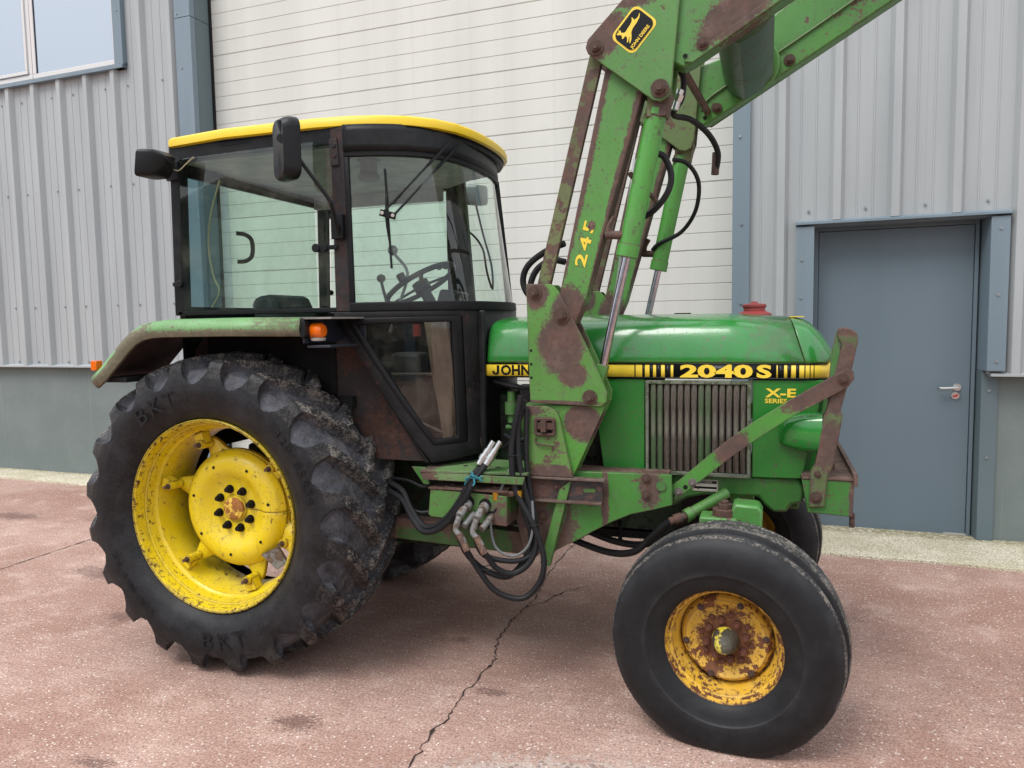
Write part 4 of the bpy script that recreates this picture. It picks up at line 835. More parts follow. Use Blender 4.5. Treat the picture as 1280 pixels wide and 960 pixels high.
# decals on the loader
yb = -.5265
for ch_, (x, z), sc in (('2', (1.712, 1.868), 1.0), ('4', (1.730, 1.938), 1.0), ('5', (1.748, 2.008), 1.0)):
    txt('lettering', ch_, .066, MXZ(x, yb, z, radians(74)), M_decaly, T, 1.75, .0006, .0014)
random.seed(5); wp = [(1.744 + .017 * cos(a) * random.uniform(.7, 1.2), 2.046 + .022 * sin(a) * random.uniform(.7, 1.2)) for a in [2 * pi * k / 18 for k in range(18)]]
obj('worn_patch', MB().prism(wp, -.5278, -.5272), M_rusty, T)
LG = group_part('loader_badge', T)
cx, cz, ang = 1.935, 2.813, radians(48.6)
def rrect(w, h, r, n=5):
    P = []
    for (sx, sz, a0) in ((1, 1, 0), (-1, 1, 90), (-1, -1, 180), (1, -1, 270)):
        for k in range(n + 1):
            a = radians(a0 + 90 * k / n); P.append((sx * (w / 2 - r) + r * cos(a), sz * (h / 2 - r) + r * sin(a)))
    return P
for nm, w, h, y, m_ in (('badge_rim', .158, .124, -.5615, M_decaly), ('badge_line', .154, .120, -.5625, M_decalk), ('badge_border', .150, .116, -.5635, M_decaly), ('badge_field', .141, .107, -.5645, M_decalk)):
    if nm in ('badge_line', 'badge_border'): continue
    obj(nm, MB().prism([rot2(p, ang, (cx, cz)) for p in rrect(w, h, .026)], -.560, y), m_, LG)
deer = [(-.056, .012), (-.050, .017), (-.046, .024), (-.052, .034), (-.057, .036), (-.053, .038), (-.055, .046), (-.050, .040), (-.046, .044), (-.044, .036), (-.041, .044), (-.037, .048), (-.038, .040), (-.033, .042), (-.037, .034), (-.040, .029), (-.036, .027), (-.034, .022), (-.028, .018), (-.012, .020), (.004, .021), (.018, .024), (.026, .030), (.030, .036), (.031, .028), (.028, .020), (.040, .015), (.052, .016), (.060, .021), (.058, .015), (.046, .008), (.034, .006), (.026, .004), (.014, .004), (.000, .003), (-.014, -.002), (-.022, -.010), (-.034, -.020), (-.046, -.026), (-.052, -.026), (-.044, -.018), (-.034, -.010), (-.030, -.004), (-.038, -.010), (-.050, -.016), (-.056, -.015), (-.046, -.008), (-.038, .002), (-.040, .009), (-.050, .008)]
obj('badge_deer', MB().prism([rot2((a, b + .004), ang, (cx, cz)) for a, b in deer], -.5645, -.5655), M_decaly, LG)
txt('badge_lettering', 'JOHN DEERE', .0185, MXZ(*[(p[0]) for p in [rot2((-.0605, -.0455), ang, (cx, cz))]], -.5655, rot2((-.0605, -.0455), ang, (cx, cz))[1], ang), M_decaly, LG, 1.0, .0004, .0005)

# ---------------- hydraulics beside the mast
obj('step_plate', MB().prism([(.97, -.66), (1.47, -.62), (1.47, -.33), (.97, -.33)], .968, .980, 'z').prism([(.985, .935), (1.46, .935), (1.47, .968), (.97, .968)], -.655, -.645), paint('step_green', srgb(70, 108, 60), speck=.56, rough=.55, dust=.3, patches=[((1.0, 0, .95), 0, (.06, 3, .04))]), T, .002)
hh = MB()
for x in (1.14, 1.20, 1.30, 1.36, 1.42): hh.cyl((x, -.52, .9805), (x, -.52, .9812), .012, 12)
obj('bolt_hole', hh, M_dark, T)
obj('step_bracket', MB().prism([(.90, .98), (.985, .98), (.99, .90), (.96, .90)], -.60, -.585), M_green, T, .003)
CBX = obj('coupler_box', MB().prism([(1.005, .775), (1.02, .895), (1.385, .880), (1.385, .745), (1.02, .765)], -.655, -.50), paint('coupler_box_green', srgb(66, 104, 50), speck=.55, rough=.55, var=.18, patches=[((1.2, 0, .90), 0, (.3, 3, .012)), ((1.36, 0, .76), 0, (.05, 3, .04))]), T, .004)
obj('box_lid', MB().prism([(1.012, -.660), (1.392, -.660), (1.36, -.49), (1.03, -.49)], .896, .902, 'z'), M_rusty, CBX)
for x, y in ((1.085, -.62), (1.10, -.58), (1.285, -.62), (1.30, -.58)): obj('lid_rivet', MB().cyl((x, y, .902), (x, y, .905), .009, 14), M_fit, CBX)
for (x, z) in ((1.205, .845), (1.285, .838)):
    CP = obj('quick_coupler', MB().cyl((x, -.655, z), (x - .012, -.735, z - .045), .018, 20).cyl((x + .003, -.665, z - .004), (x - .001, -.690, z - .018), .0225, 20), M_fit, T, .002)
    obj('coupler_socket', MB().cyl((x, -.654, z), (x, -.6585, z), .028, 20), M_dark, T)
    obj('quick_coupler', MB().cyl((x + .028, -.66, z - .05), (x + .008, -.73, z - .09), .0155, 18).cyl((x - .012, -.735, z - .045), (x - .020, -.748, z - .085), .0135, 14).tube([(x - .015, -.745, z - .06), (x - .022, -.755, z - .10), (x + .005, -.757, z - .13), (x + .02, -.757, z - .155)], .0125, 12), M_fit, T)
    obj('hose_ferrule', MB().cyl((x - .005, -.757, z - .115), (x + .032, -.757, z - .19), .0155, 14), paint('rusty_ferrule', srgb(112, 84, 66), speck=.5, rough=.6), T, .001)
def hose(name, pts, r=.0135, mat=None, y=None): return obj(name, MB().tube(pts, r, 10, 6), mat or M_hose, T)
yy = -.63
hose('hydraulic_hose', [(1.44, -.60, 1.32), (1.408, -.61, 1.158), (1.399, -.62, 1.051), (1.418, -.63, .909), (1.495, -.64, .770), (1.545, -.64, .629), (1.535, -.65, .520), (1.459, -.67, .436), (1.346, -.70, .465), (1.275, -.73, .567), (1.235, -.757, .655)], .0130)
hose('hydraulic_hose', [(1.43, -.585, 1.30), (1.425, -.60, 1.12), (1.438, -.61, .981), (1.478, -.62, .84), (1.513, -.63, .699), (1.49, -.65, .60), (1.424, -.68, .548), (1.36, -.72, .575), (1.32, -.757, .650)], .0130)
hose('hydraulic_hose', [(1.45, -.58, 1.30), (1.41, -.59, 1.14), (1.41, -.60, .979), (1.45, -.605, .802), (1.482, -.61, .696), (1.455, -.63, .594), (1.385, -.66, .523), (1.285, -.70, .560), (1.225, -.74, .640), (1.20, -.745, .70)], .0135)
hose('hydraulic_hose', [(1.46, -.575, 1.26), (1.455, -.58, 1.05), (1.475, -.59, .88), (1.50, -.60, .76), (1.50, -.61, .66), (1.47, -.64, .61), (1.40, -.68, .60), (1.30, -.72, .63), (1.27, -.74, .70)], .012)
hose('thin_pipe', [(1.405, -.60, 1.037), (1.345, -.63, .89), (1.312, -.66, .77), (1.335, -.67, .655), (1.41, -.66, .618), (1.475, -.65, .66), (1.50, -.64, .75), (1.492, -.62, .86)], .006, plain('grey_pipe', srgb(96, 98, 98), .5))
hose('hydraulic_hose', [(1.290, -.60, 1.03), (1.24, -.665, .95), (1.205, -.69, .87), (1.14, -.69, .78), (1.06, -.68, .715), (.985, -.67, .700), (.92, -.64, .745), (.85, -.60, .82), (.76, -.56, .85)], .0140)
hose('hydraulic_hose', [(1.265, -.59, 1.02), (1.215, -.65, .95), (1.18, -.67, .87), (1.11, -.67, .775), (1.04, -.66, .725), (.975, -.65, .72), (.90, -.62, .79), (.84, -.58, .86), (.74, -.54, .89)], .0140)
hose('hydraulic_hose', [(.72, -.50, .90), (.85, -.54, .90), (.95, -.56, .88), (1.03, -.53, .93)], .008)
hose('hydraulic_hose', [(.72, -.50, .84), (.84, -.56, .80), (.93, -.58, .76), (1.03, -.54, .78)], .010)
for dx in (0, .034):
    obj('silver_coupler', MB().cyl((1.245 + dx, -.62, 1.01), (1.283 + dx, -.60, 1.075), .017, 16).cyl((1.278 + dx, -.603, 1.066), (1.305 + dx, -.59, 1.112), .0135, 16).cyl((1.258 + dx, -.613, 1.032), (1.268 + dx, -.608, 1.05), .021, 16), M_steel, T, .001)
tm = MB(); tm.tube([(1.205, -.69, .955), (1.225, -.69, .965), (1.25, -.67, .955), (1.275, -.66, .965)], .004, 6, 3); tm.tube([(1.20, -.68, .93), (1.235, -.69, .975), (1.28, -.67, .945)], .004, 6, 3); tm.tube([(1.225, -.66, .985), (1.25, -.69, .945), (1.245, -.70, .93)], .004, 6, 3)
obj('cable_tie', tm, M_blue, T)
for p in ((1.418, -.61, 1.06), (1.50, -.63, .76), (1.32, -.715, .575)): obj('cable_tie', MB().tube([(p[0] - .035, p[1] - .02, p[2] - .004), (p[0], p[1] - .03, p[2]), (p[0] + .035, p[1] - .02, p[2] + .004), (p[0] + .035, p[1] + .02, p[2]), (p[0], p[1] + .03, p[2]), (p[0] - .035, p[1] + .02, p[2] - .004)], .0022, 6, 3), M_plastic, T)
bt = MB(); bt.cyl((1.34, -.64, .885), (1.44, -.625, .89), .0095, 12); bt.cyl((1.38, -.636, .887), (1.41, -.63, .889), .014, 6); obj('brass_tee', bt, M_rnut, T)
obj('brass_elbow', MB().cyl((1.33, -.642, .86), (1.33, -.642, .90), .017, 12).cyl((1.435, -.627, .862), (1.435, -.627, .905), .015, 12), M_brass, T)
hose('hydraulic_hose', [(1.33, -.642, .865), (1.335, -.65, .82), (1.30, -.655, .80), (1.28, -.65, .815)], .007)
# hoses on the loader
hose('hydraulic_hose', [(1.60, -.43, 1.985), (1.50, -.40, 1.955), (1.415, -.38, 1.90), (1.385, -.37, 1.838), (1.40, -.37, 1.78), (1.45, -.37, 1.73)], .0145)
hose('hydraulic_hose', [(1.60, -.42, 1.905), (1.53, -.41, 1.915), (1.46, -.40, 1.875), (1.43, -.40, 1.80), (1.46, -.40, 1.74)], .0145)
hose('hydraulic_hose', [(1.99, -.43, 2.345), (2.035, -.42, 2.33), (2.065, -.41, 2.255), (2.05, -.41, 2.18), (1.99, -.40, 2.11), (1.92, -.38, 2.08)], .014)
hose('hydraulic_hose', [(2.00, .20, 2.44), (2.07, .24, 2.42), (2.12, .28, 2.33), (2.10, .34, 2.20), (2.02, .40, 2.10), (1.90, .44, 2.05), (1.86, .47, 2.02)], .011)
hose('hydraulic_hose', [(2.085, -.38, 2.70), (2.11, -.36, 2.66), (2.10, -.34, 2.58), (2.06, -.3, 2.53), (2.13, -.22, 2.52), (2.20, -.12, 2.47), (2.235, -.05, 2.40), (2.225, -.02, 2.33)], .013)
obj('hose_end', MB().cyl((2.225, -.02, 2.41), (2.22, -.02, 2.31), .018, 12), M_rnut, T)
obj('hose_end', MB().cyl((2.10, -.37, 2.61), (2.075, -.37, 2.53), .016, 14).cyl((2.095, -.37, 2.59), (2.085, -.37, 2.565), .021, 6), M_steel, T)
obj('cylinder_pipe', MB().cyl((1.70, .18, 1.66), (1.82, .16, 2.45), .012, 12), M_steel, T)
obj('stop_pin', MB().cyl((1.90, -.45, 2.26), (1.90, .35, 2.26), .012, 12), M_rusty, T)

# ---------------- cab
CB_ = group_part('cab', T)
def lerp(a, b, t): return a + (b - a) * t
bot_c = [(.650, -.668), (.76, -.655), (.88, -.630), (1.00, -.578), (1.09, -.495), (1.15, -.385), (1.18, -.25), (1.190, -.10), (1.180, .05), (1.152, .17), (1.108, .265), (1.060, .345)]
top_c = [(.640, -.660), (.73, -.638), (.82, -.600), (.905, -.545), (.975, -.465), (1.020, -.37), (1.045, -.25), (1.054, -.11), (1.052, .03), (1.040, .15), (1.020, .245), (.990, .325)]
def cat(P, u):
    n = len(P) - 1; x = u * n; i = min(int(x), n - 1); t = x - i
    a, b, c, d = P[max(i - 1, 0)], P[i], P[i + 1], P[min(i + 2, n)]
    return tuple(.5 * ((2 * b[k]) + (c[k] - a[k]) * t + (2 * a[k] - 5 * b[k] + 4 * c[k] - d[k]) * t * t + (3 * b[k] - a[k] - 3 * c[k] + d[k]) * t ** 3) for k in (0, 1))
ZB, ZT = 1.715, 2.50
def SFc(u, z, off=0.):
    v = (z - ZB) / (ZT - ZB); a = cat(bot_c, u); b = cat(top_c, u); vv = max(0, v)
    x, y = lerp(a[0], b[0], vv), lerp(a[1], b[1], vv)
    if off:
        e = .01; a2 = cat(bot_c, min(1, u + e)); a1 = cat(bot_c, max(0, u - e)); d = Vector((a2[0] - a1[0], a2[1] - a1[1])).normalized(); x += d.y * off; y -= d.x * off
    return (x, y, z)
def strip(u0, u1, z0, z1, off=0., nu=28, nz=4):
    zf0 = z0 if callable(z0) else (lambda u: z0); zf1 = z1 if callable(z1) else (lambda u: z1)
    rows = []
    for i in range(nu + 1):
        u = lerp(u0, u1, i / nu); rows.append([SFc(u, lerp(zf0(u), zf1(u), j / nz), off) for j in range(nz + 1)])
    return MB().grid(rows)
obj('windscreen', strip(.0, 1.0, 1.725, 2.45), M_glass, CB_, solid=.005, smooth=60)
obj('windscreen_seal', strip(0, 1, 1.700, 1.742, .006), M_seal, CB_, solid=.024, bevel=.004, smooth=60)
obj('windscreen_seal', strip(0, 1, 2.395, 2.425, .006), M_seal, CB_, solid=.020, bevel=.004, smooth=60)
obj('front_header', strip(0, 1, 2.42, 2.535, .008), M_cab, CB_, solid=.03, smooth=60)
obj('windscreen_seal', strip(.0, .028, 1.742, 2.395, .006, 3), M_seal, CB_, solid=.018, bevel=.004)
obj('corner_post', strip(.955, 1.0, 1.70, 2.42, .010, 3), M_cab, CB_, solid=.035, bevel=.006)
# side posts
def post(x0b, x1b, x0t, x1t, y, th, name, mat, z0=1.70, z1=2.53):
    for s in (-1, 1):
        obj(name, MB().prism([(x0b, z0), (x1b, z0), (x1t, z1), (x0t, z1)], s * y, s * (y - th)), mat, CB_, .006)
post(.572, .652, .574, .640, .672, .05, 'middle_post', M_post)
obj('post_lining', MB().prism([(.655, 1.70), (.755, 1.70), (.70, 2.50), (.625, 2.50)], .650, .615), M_cab, CB_, .004)
post(-.350, -.298, -.335, -.275, .672, .06, 'rear_post', M_cab)
for s in (-1, 1):
    obj('side_header', MB().prism([(-.34, 2.455), (.62, 2.455), (.62, 2.54), (-.34, 2.535)], s * .670, s * .62), M_cab, CB_, .004)
    obj('side_sill', MB().prism([(-.33, 1.70), (.575, 1.70), (.575, 1.722), (-.33, 1.722)], s * .672, s * .62), M_seal, CB_, .004)
    DGl = obj('side_glass', MB().prism([(-.295, 1.722), (.548, 1.728), (.552, 2.458), (.50, 2.475), (-.245, 2.462), (-.27, 2.44)], s * .678, s * .673), M_glass, CB_)
    hg = MB(); 
    for zz in (2.375, 2.42): hg.cyl((.598, s * .672, zz + .03), (.598, s * .684, zz + .03), .011, 12)
    hg.prism([(.575, 2.36), (.62, 2.36), (.612, 2.48), (.572, 2.48)], s * .672, s * .680)
    obj('door_hinge', hg, M_post, CB_, .002)
    lc = MB(); lc.cyl((.49, s * .678, 1.995), (.49, s * .695, 1.995), .020, 18); lc.cyl((.535, s * .678, 1.995), (.535, s * .695, 1.995), .018, 18); lc.box(.49, .60, min(s * .68, s * .69), max(s * .68, s * .69), 1.985, 2.005)
    obj('glass_clamp', lc, M_plastic, CB_, .002)
    lc = MB(); lc.cyl((-.30, s * .678, 1.855), (-.30, s * .694, 1.855), .017, 16); lc.box(-.345, -.29, min(s * .676, s * .684), max(s * .676, s * .684), 1.845, 1.865); obj('glass_clamp', lc, M_plastic, CB_, .002)
# rear window and rear wall
obj('rear_header', MB().box(-.36, -.335, -.63, .63, 2.40, 2.53), M_cab, CB_, .004)
obj('rear_sill', MB().box(-.36, -.32, -.63, .63, 1.66, 1.745), M_cab, CB_, .004)
obj('rear_glass', MB().box(-.352, -.347, -.60, -.235, 1.745, 2.40), glass_mat('blue_rear_glass', (.80, .88, .90, 1), 2.2, .15), CB_)
obj('rear_glass', MB().box(-.353, -.348, -.23, .60, 1.745, 2.40), M_glass, CB_)
obj('grab_handle', MB().tube([(-.33, -.205, 2.155), (-.30, -.17, 2.15), (-.28, -.14, 2.12), (-.28, -.14, 2.04), (-.30, -.17, 2.005), (-.33, -.205, 2.0)], .012, 10, 3), M_plastic, CB_)
# header lining and roof
outl = [(-.360, -.585), (-.355, -.650), (-.32, -.685), (.0, -.697), (.50, -.690), (.66, -.670), (.80, -.628), (.92, -.565), (1.01, -.475), (1.068, -.36), (1.098, -.23), (1.110, -.10), (1.112, .0)]
outl = outl + [(x, -y) for x, y in reversed(outl[:-1])]
def shrink(P, k):
    c = (.38, 0); return [(c[0] + (x - c[0]) * (1 - k), c[1] + (y - c[1]) * (1 - k * 1.2)) for x, y in P]
zr = lambda x: 2.588 if x > -.1 else 2.588 - .02 * (-.1 - x) / .3
rf = MB(); rings = [(0.02, 2.529), (.0, 2.534), (0, 2.566), (.012, 2.577), (.05, 2.585), (.3, 2.60), (.7, 2.615), (.98, 2.62)]
rf.grid([[(x, y, z - (.012 if x < -.2 else 0)) for x, y in shrink(outl, k)] + [(shrink(outl, k)[0][0], shrink(outl, k)[0][1], z - .012)] for k, z in rings])
obj('roof', rf, M_roof, CB_, smooth=50)
obj('roof_underside', MB().prism(shrink(outl, .02), 2.524, 2.529, 'z'), M_cab, CB_)
obj('roof_gutter', MB().prism(shrink(outl, .03), 2.500, 2.524, 'z'), M_seal, CB_, .003)
obj('headlining', MB().prism([(-.33, -.60), (.6, -.60), (.90, -.45), (.98, -.2), (.98, .2), (.90, .35), (.6, .6), (-.33, .6)], 2.46, 2.503, 'z'), M_liner, CB_)
obj('inner_header', MB().prism([(-.33, 2.385), (.57, 2.385), (.57, 2.47), (-.33, 2.47)], .57, .60), M_liner, CB_)
# lower cab body: frame on the curved surface round a trapezoid window
def xs_to_u(x):
    lo, hi = 0., .62
    for _ in range(30):
        m = (lo + hi) / 2
        if cat(bot_c, m)[0] < x: lo = m
        else: hi = m
    return lo
def sy(x):
    if x <= .65: return -.668
    return cat(bot_c, xs_to_u(x))[1]
def ring_strip(outer, inner, off, mat, name, solid, n=10, bevel=.004):
    m = MB(); k = len(outer)
    def pt(p): return (p[0], sy(p[0]) - off, p[1])
    for i in range(k):
        a, b, c, d = outer[i], outer[(i + 1) % k], inner[(i + 1) % k], inner[i]
        m.grid([[pt((lerp(lerp(a[0], d[0], v), lerp(b[0], c[0], v), u), lerp(lerp(a[1], d[1], v), lerp(b[1], c[1], v), u))) for v in (0, .5, 1)] for u in [q / n for q in range(n + 1)]])
    me_ = m.mesh(name, mat, 50); bm = bmesh.new(); bm.from_mesh(me_); bmesh.ops.remove_doubles(bm, verts=bm.verts, dist=.0005); bmesh.ops.recalc_face_normals(bm, faces=bm.faces); bm.to_mesh(me_); bm.free()
    return obj(name, me_, None, CB_, solid=solid, bevel=bevel)
o1 = [(.560, 1.700), (1.165, 1.700), (1.165, 1.02), (.995, 1.00)]
i1 = [(.625, 1.670), (1.110, 1.672), (1.120, 1.085), (1.010, 1.085)]
ring_strip(o1, i1, 0, M_cabr, 'lower_body', .03)
o2 = [(.628, 1.672), (1.112, 1.674), (1.122, 1.083), (1.008, 1.083)]
i2 = [(.680, 1.640), (1.082, 1.648), (1.092, 1.115), (1.018, 1.108)]
ring_strip(o2, i2, .012, M_seal, 'lower_window_seal', .022, bevel=.006)
m = MB(); A, Bq, Cq, D = i2; A = (.655, 1.655); Bq = (1.10, 1.66); Cq = (1.11, 1.10); D = (1.012, 1.10)
m.grid([[(lerp(lerp(A[0], D[0], v), lerp(Bq[0], Cq[0], v), u), sy(lerp(lerp(A[0], D[0], v), lerp(Bq[0], Cq[0], v), u)), lerp(lerp(A[1], D[1], v), lerp(Bq[1], Cq[1], v), u)) for v in [q / 6 for q in range(7)]] for u in [q / 12 for q in range(13)]])
obj('lower_window', m, M_glassd, CB_, solid=.004, smooth=60)
# front bulkhead of the cab round to the bonnet
m = MB(); m.grid([[(*cat(bot_c, u), z) for z in (1.0, 1.35, 1.71)] for u in [lerp(xs_to_u(1.155), 1., q / 14) for q in range(15)]]); obj('bulkhead', m, M_cab, CB_, solid=.03)
m = MB(); m.prism([(1.158, 1.02), (1.192, 1.04), (1.192, 1.70), (1.158, 1.70)], -.385, -.355); obj('bulkhead_edge', m, M_cab, CB_, .008)
obj('far_lower_body', MB().prism([(.56, .98), (1.10, .98), (1.10, 1.70), (.56, 1.70)], .38, .36).prism([(-.33, 1.2), (.60, .98), (.60, 1.70), (-.33, 1.70)], .62, .60), M_cab, CB_)
obj('cab_floor', MB().box(.55, 1.15, -.36, .38, .96, .99).prism([(.98, -.56), (1.13, -.38), (.98, -.36)], .985, .995, 'z').box(-.33, .60, -.60, .60, 1.25, 1.30), M_dark, CB_)
obj('rear_bulkhead', MB().box(-.36, -.34, -.62, .62, 1.0, 1.68), M_dark, CB_); obj('step_bulkhead', MB().box(.56, .58, -.40, .4, .98, 1.3), M_dark, CB_)
for s in (-1, 1):
    obj('inner_wing', MB().prism([(-.45, 1.20), (-.36, 1.50), (-.25, 1.62), (.56, 1.62), (.62, 1.52), (.975, 1.00), (.70, 1.0), (.5, 1.3), (.3, 1.45), (0, 1.5), (-.3, 1.35)], s * .56, s * .545), paint('rusty_inner_wing' + str(s), srgb(42, 34, 34), speck=.5, rough=.8, rust=srgb(64, 42, 34), orange=.1), T, .002)
    obj('cab_wing_panel', MB().prism([(.54, 1.62), (.60, 1.60), (.985, 1.015), (.72, 1.03)], s * .545, s * .53), paint('brown_wing_panel' + str(s), srgb(66, 46, 40), speck=.5, rough=.8, rust=srgb(46, 34, 32), orange=.1), T, .002)
obj('wing_edge_strip', MB().prism([(.600, 1.545), (.625, 1.545), (.985, 1.00), (.962, 1.00)], -.585, -.56), M_cabr, T, .002)
# interior
IN = group_part('cab_interior', T)
st = MB()
P0 = (.20, 0); sm_ = MB(); sm_.prism([(-.10, 1.30), (.40, 1.30), (.46, 1.36), (.45, 1.42), (-.06, 1.44)], -.24, .24); sm_.prism([(-.20, 1.36), (-.06, 1.40), (-.10, 1.74), (-.13, 1.80), (-.16, 1.815), (-.25, 1.805), (-.27, 1.76)], -.19, .19)
obj('driver_seat', sm_, plain('grey_seat_fabric', srgb(44, 50, 50), .9, var=.2), IN, .03)
sw = MB(); cw = Vector((.70, -.03, 1.85)); nrm = Vector((-.50, 0, .86)).normalized(); ax = Vector((0, 1, 0)); ay = nrm.cross(ax)
R_ = .20; sw.tube([cw + (ax * cos(a) + ay * sin(a)) * R_ for a in [2 * pi * k / 28 for k in range(29)]], .014, 10, 1)
for a in (radians(90), radians(210), radians(330)): sw.beam(cw - nrm * .01, cw + (ax * cos(a) + ay * sin(a)) * R_, .022, .008, nrm)
sw.cyl(cw - nrm * .035, cw + nrm * .012, .045, 20); sw.cyl(cw - nrm * .5, cw - nrm * .03, .03, 14); sw.cyl(cw + ay * .0 + ax * -.19 + nrm * .0, cw + ax * -.19 + nrm * .05, .022, 14)
obj('steering_wheel', sw, M_plastic, IN)
obj('gear_lever', MB().tube([(.60, -.20, 1.60), (.66, -.20, 1.75), (.70, -.18, 1.90), (.62, -.15, 1.995), (.605, -.145, 2.01)], .008, 8, 4).lathe([(-.028, 0), (-.024, .014), (-.012, .024), (0, .027), (.014, .023), (.024, .012), (.026, 0)], 18, (.60, -.145, 2.025), 'z'), plain('grey_lever', srgb(110, 112, 116), .4), IN)
obj('hand_lever', MB().tube([(.66, -.26, 1.62), (.62, -.28, 1.78), (.60, -.28, 1.86)], .008, 8, 3).lathe([(-.024, 0), (-.02, .014), (-.01, .022), (0, .023), (.012, .018), (.02, 0)], 16, (.60, -.28, 1.875), 'z'), M_plastic, IN)
obj('dashboard', MB().prism([(.86, 1.30), (1.14, 1.30), (1.14, 1.69), (1.06, 1.74), (.92, 1.72), (.84, 1.55)], -.22, .20), M_plastic, IN, .02)
obj('instrument_pod', MB().prism([(.80, 1.70), (.92, 1.68), (.94, 1.80), (.84, 1.82)], -.10, .08), M_plastic, IN, .015)
obj('work_lamp', MB().lathe([(2.36, 0), (2.36, .052), (2.365, .055), (2.385, .055), (2.39, .043), (2.46, .046), (2.46, .06), (2.475, .06)], 28, (.56, -.30, 0), 'z'), plain('grey_beige_plastic', srgb(120, 112, 108), .6), IN)
obj('side_console', MB().box(-.25, .5, -.58, -.32, 1.30, 1.60), M_dark, IN, .02)
obj('side_console', MB().box(-.25, .5, .32, .58, 1.30, 1.66), M_dark, IN, .02)
def drape(x0, x1, y, z0, z1, mat, name, amp=.03, lean=0.):
    m = MB(); rows = []
    for i in range(15):
        u = i / 14; rows.append([(lerp(x0, x1, u) + lean * (v / 8) + .02 * noise.noise((u * 3, v, 1)), y + amp * noise.noise((u * 4, v * .25, 5)), lerp(z1, z0, v / 8)) for v in range(9)])
    m.grid(rows); obj(name, m, mat, IN, solid=.006, smooth=60)
drape(.90, 1.02, -.44, 1.02, 1.70, M_beige, 'cab_mat', .05, .10); drape(1.02, 1.10, -.36, 1.05, 1.72, M_brown, 'cab_mat', .04, .08)
obj('fire_pump', MB().cyl((.86, -.42, 1.58), (.86, -.42, 1.64), .02, 12), M_red, IN)
obj('seat_pedestal', MB().box(.70, .86, -.40, -.28, 1.0, 1.5), plain('grey_pedestal', srgb(52, 50, 50), .6, var=.2), IN, .02)
obj('pedal_rod', MB().cyl((.90, -.48, 1.17), (.99, -.44, 1.12), .006, 8).cyl((.74, -.46, 1.40), (.95, -.44, 1.40), .007, 8), M_fit, IN)
obj('loose_wire', MB().tube([(-.10, -.60, 2.36), (-.18, -.58, 2.2), (-.22, -.56, 2.05), (-.19, -.57, 1.9), (-.15, -.58, 1.82), (-.20, -.58, 1.74)], .004, 6, 5), M_wire, IN)
# wipers on the windscreen
WP = group_part('windscreen_wiper', CB_)
WP.parent = CB_
def onS(u, z, off): return Vector(SFc(u, z, off))
u_top = .40
wa = MB()
t1, t2 = onS(.435, 2.485, .045), onS(.475, 2.478, .045); e1, e2 = onS(.155, 2.135, .045), onS(.190, 2.123, .045)
wa.beam(t1, t1.lerp(e1, .35), .018, .012, (0, 0, 1)); wa.tube([t1.lerp(e1, .3), t1.lerp(e1, .6), e1], .0055, 8, 1); wa.beam(t2, t2.lerp(e2, .35), .018, .012, (0, 0, 1)); wa.tube([t2.lerp(e2, .3), t2.lerp(e2, .6), e2], .0055, 8, 1)
obj('wiper_arm', wa, M_plastic, CB_)
wa = MB(); wa.beam(e1 + Vector((-.012, 0, .004)), e2 + Vector((.012, 0, -.004)), .03, .010, (0, 1, 0)); 
bl0, bl1 = onS(.170, 2.335, .022), onS(.168, 1.890, .022); wa.tube([bl0, bl0.lerp(bl1, .5), bl1], .0055, 8, 1); wa.tube([bl0.lerp(bl1, .25), bl0.lerp(bl1, .5) + Vector((0, -.02, 0)), bl0.lerp(bl1, .75)], .005, 8, 3)
obj('wiper_blade', wa, M_plastic, CB_)
for e_ in (e1, e2): obj('wiper_pivot', MB().cyl(e_ + Vector((0, -.004, 0)), e_ + Vector((.004, -.014, 0)), .008, 12), M_white, CB_)
bpy.data.objects.remove(WP)
# mirrors and lamps on the cab
def mirror_unit(s):
    R = group_part('wing_mirror', T)
    yv = s * .86
    if s > 0:
        m = MB(); rows = []
        for x, k in ((.66, 0), (.66, .8), (.68, .97), (.72, 1.), (.745, .97), (.748, 0)): rows.append([(x + a * k * .5, .80 + a * k * .8, 2.440 + b * k) for a, b in rrect(.10, .125, .02, 4) + rrect(.10, .125, .02, 4)[:1]])
        m.grid(rows); obj('mirror_head', m, plain('grey_mirror_back', srgb(96, 104, 104), .4), R, smooth=40)
        obj('mirror_arm', MB().tube([(.70, .80, 2.40), (.74, .82, 2.20), (.80, .80, 2.0), (.82, .76, 1.85), (.80, .72, 1.95), (.78, .70, 2.1), (.70, .69, 2.2), (.64, .67, 2.2)], .007, 8, 4), M_plastic, R); return
    sec2 = rrect(.165, .265, .045, 6)
    m = MB(); rows = []
    for k, yy_ in ((.60, s * .028), (.86, s * .020), (.97, s * .008), (1.0, s * -.004), (1.0, s * -.018), (.95, s * -.022)):
        rows.append([(.470 + a * k * .95 + yy_ * .55, yv + yy_ - a * .45 * s * -1, 2.405 + b * (k * .3 + .7)) for a, b in sec2 + sec2[:1]])
    rows.insert(0, [(.470 + s * .028 * .55, yv + s * .028, 2.405)] * len(rows[0])); rows.append([(.470, yv - s * .022, 2.405)] * len(rows[0]))
    m.grid(rows); obj('mirror_head', m, M_plastic, R, smooth=50)
    obj('mirror_arm', MB().tube([(.470, yv + s * .045, 2.515), (.492, yv + s * .04, 2.45), (.56, yv - s * .01, 2.32), (.625, s * .79, 2.20), (.635, s * .78, 2.17), (.625, s * .73, 2.10), (.620, s * .70, 2.04)], .0085, 10, 4), M_plastic, R)
    obj('mirror_ball_joint', MB().cyl((.475, yv + s * .01, 2.44), (.485, yv + s * .055, 2.44), .020, 16), M_plastic, R); obj('mirror_clamp', MB().box(.582, .640, min(s * .672, s * .705), max(s * .672, s * .705), 2.03, 2.14), M_plastic, R, .003)
mirror_unit(-1)
R = mirror_unit(1)
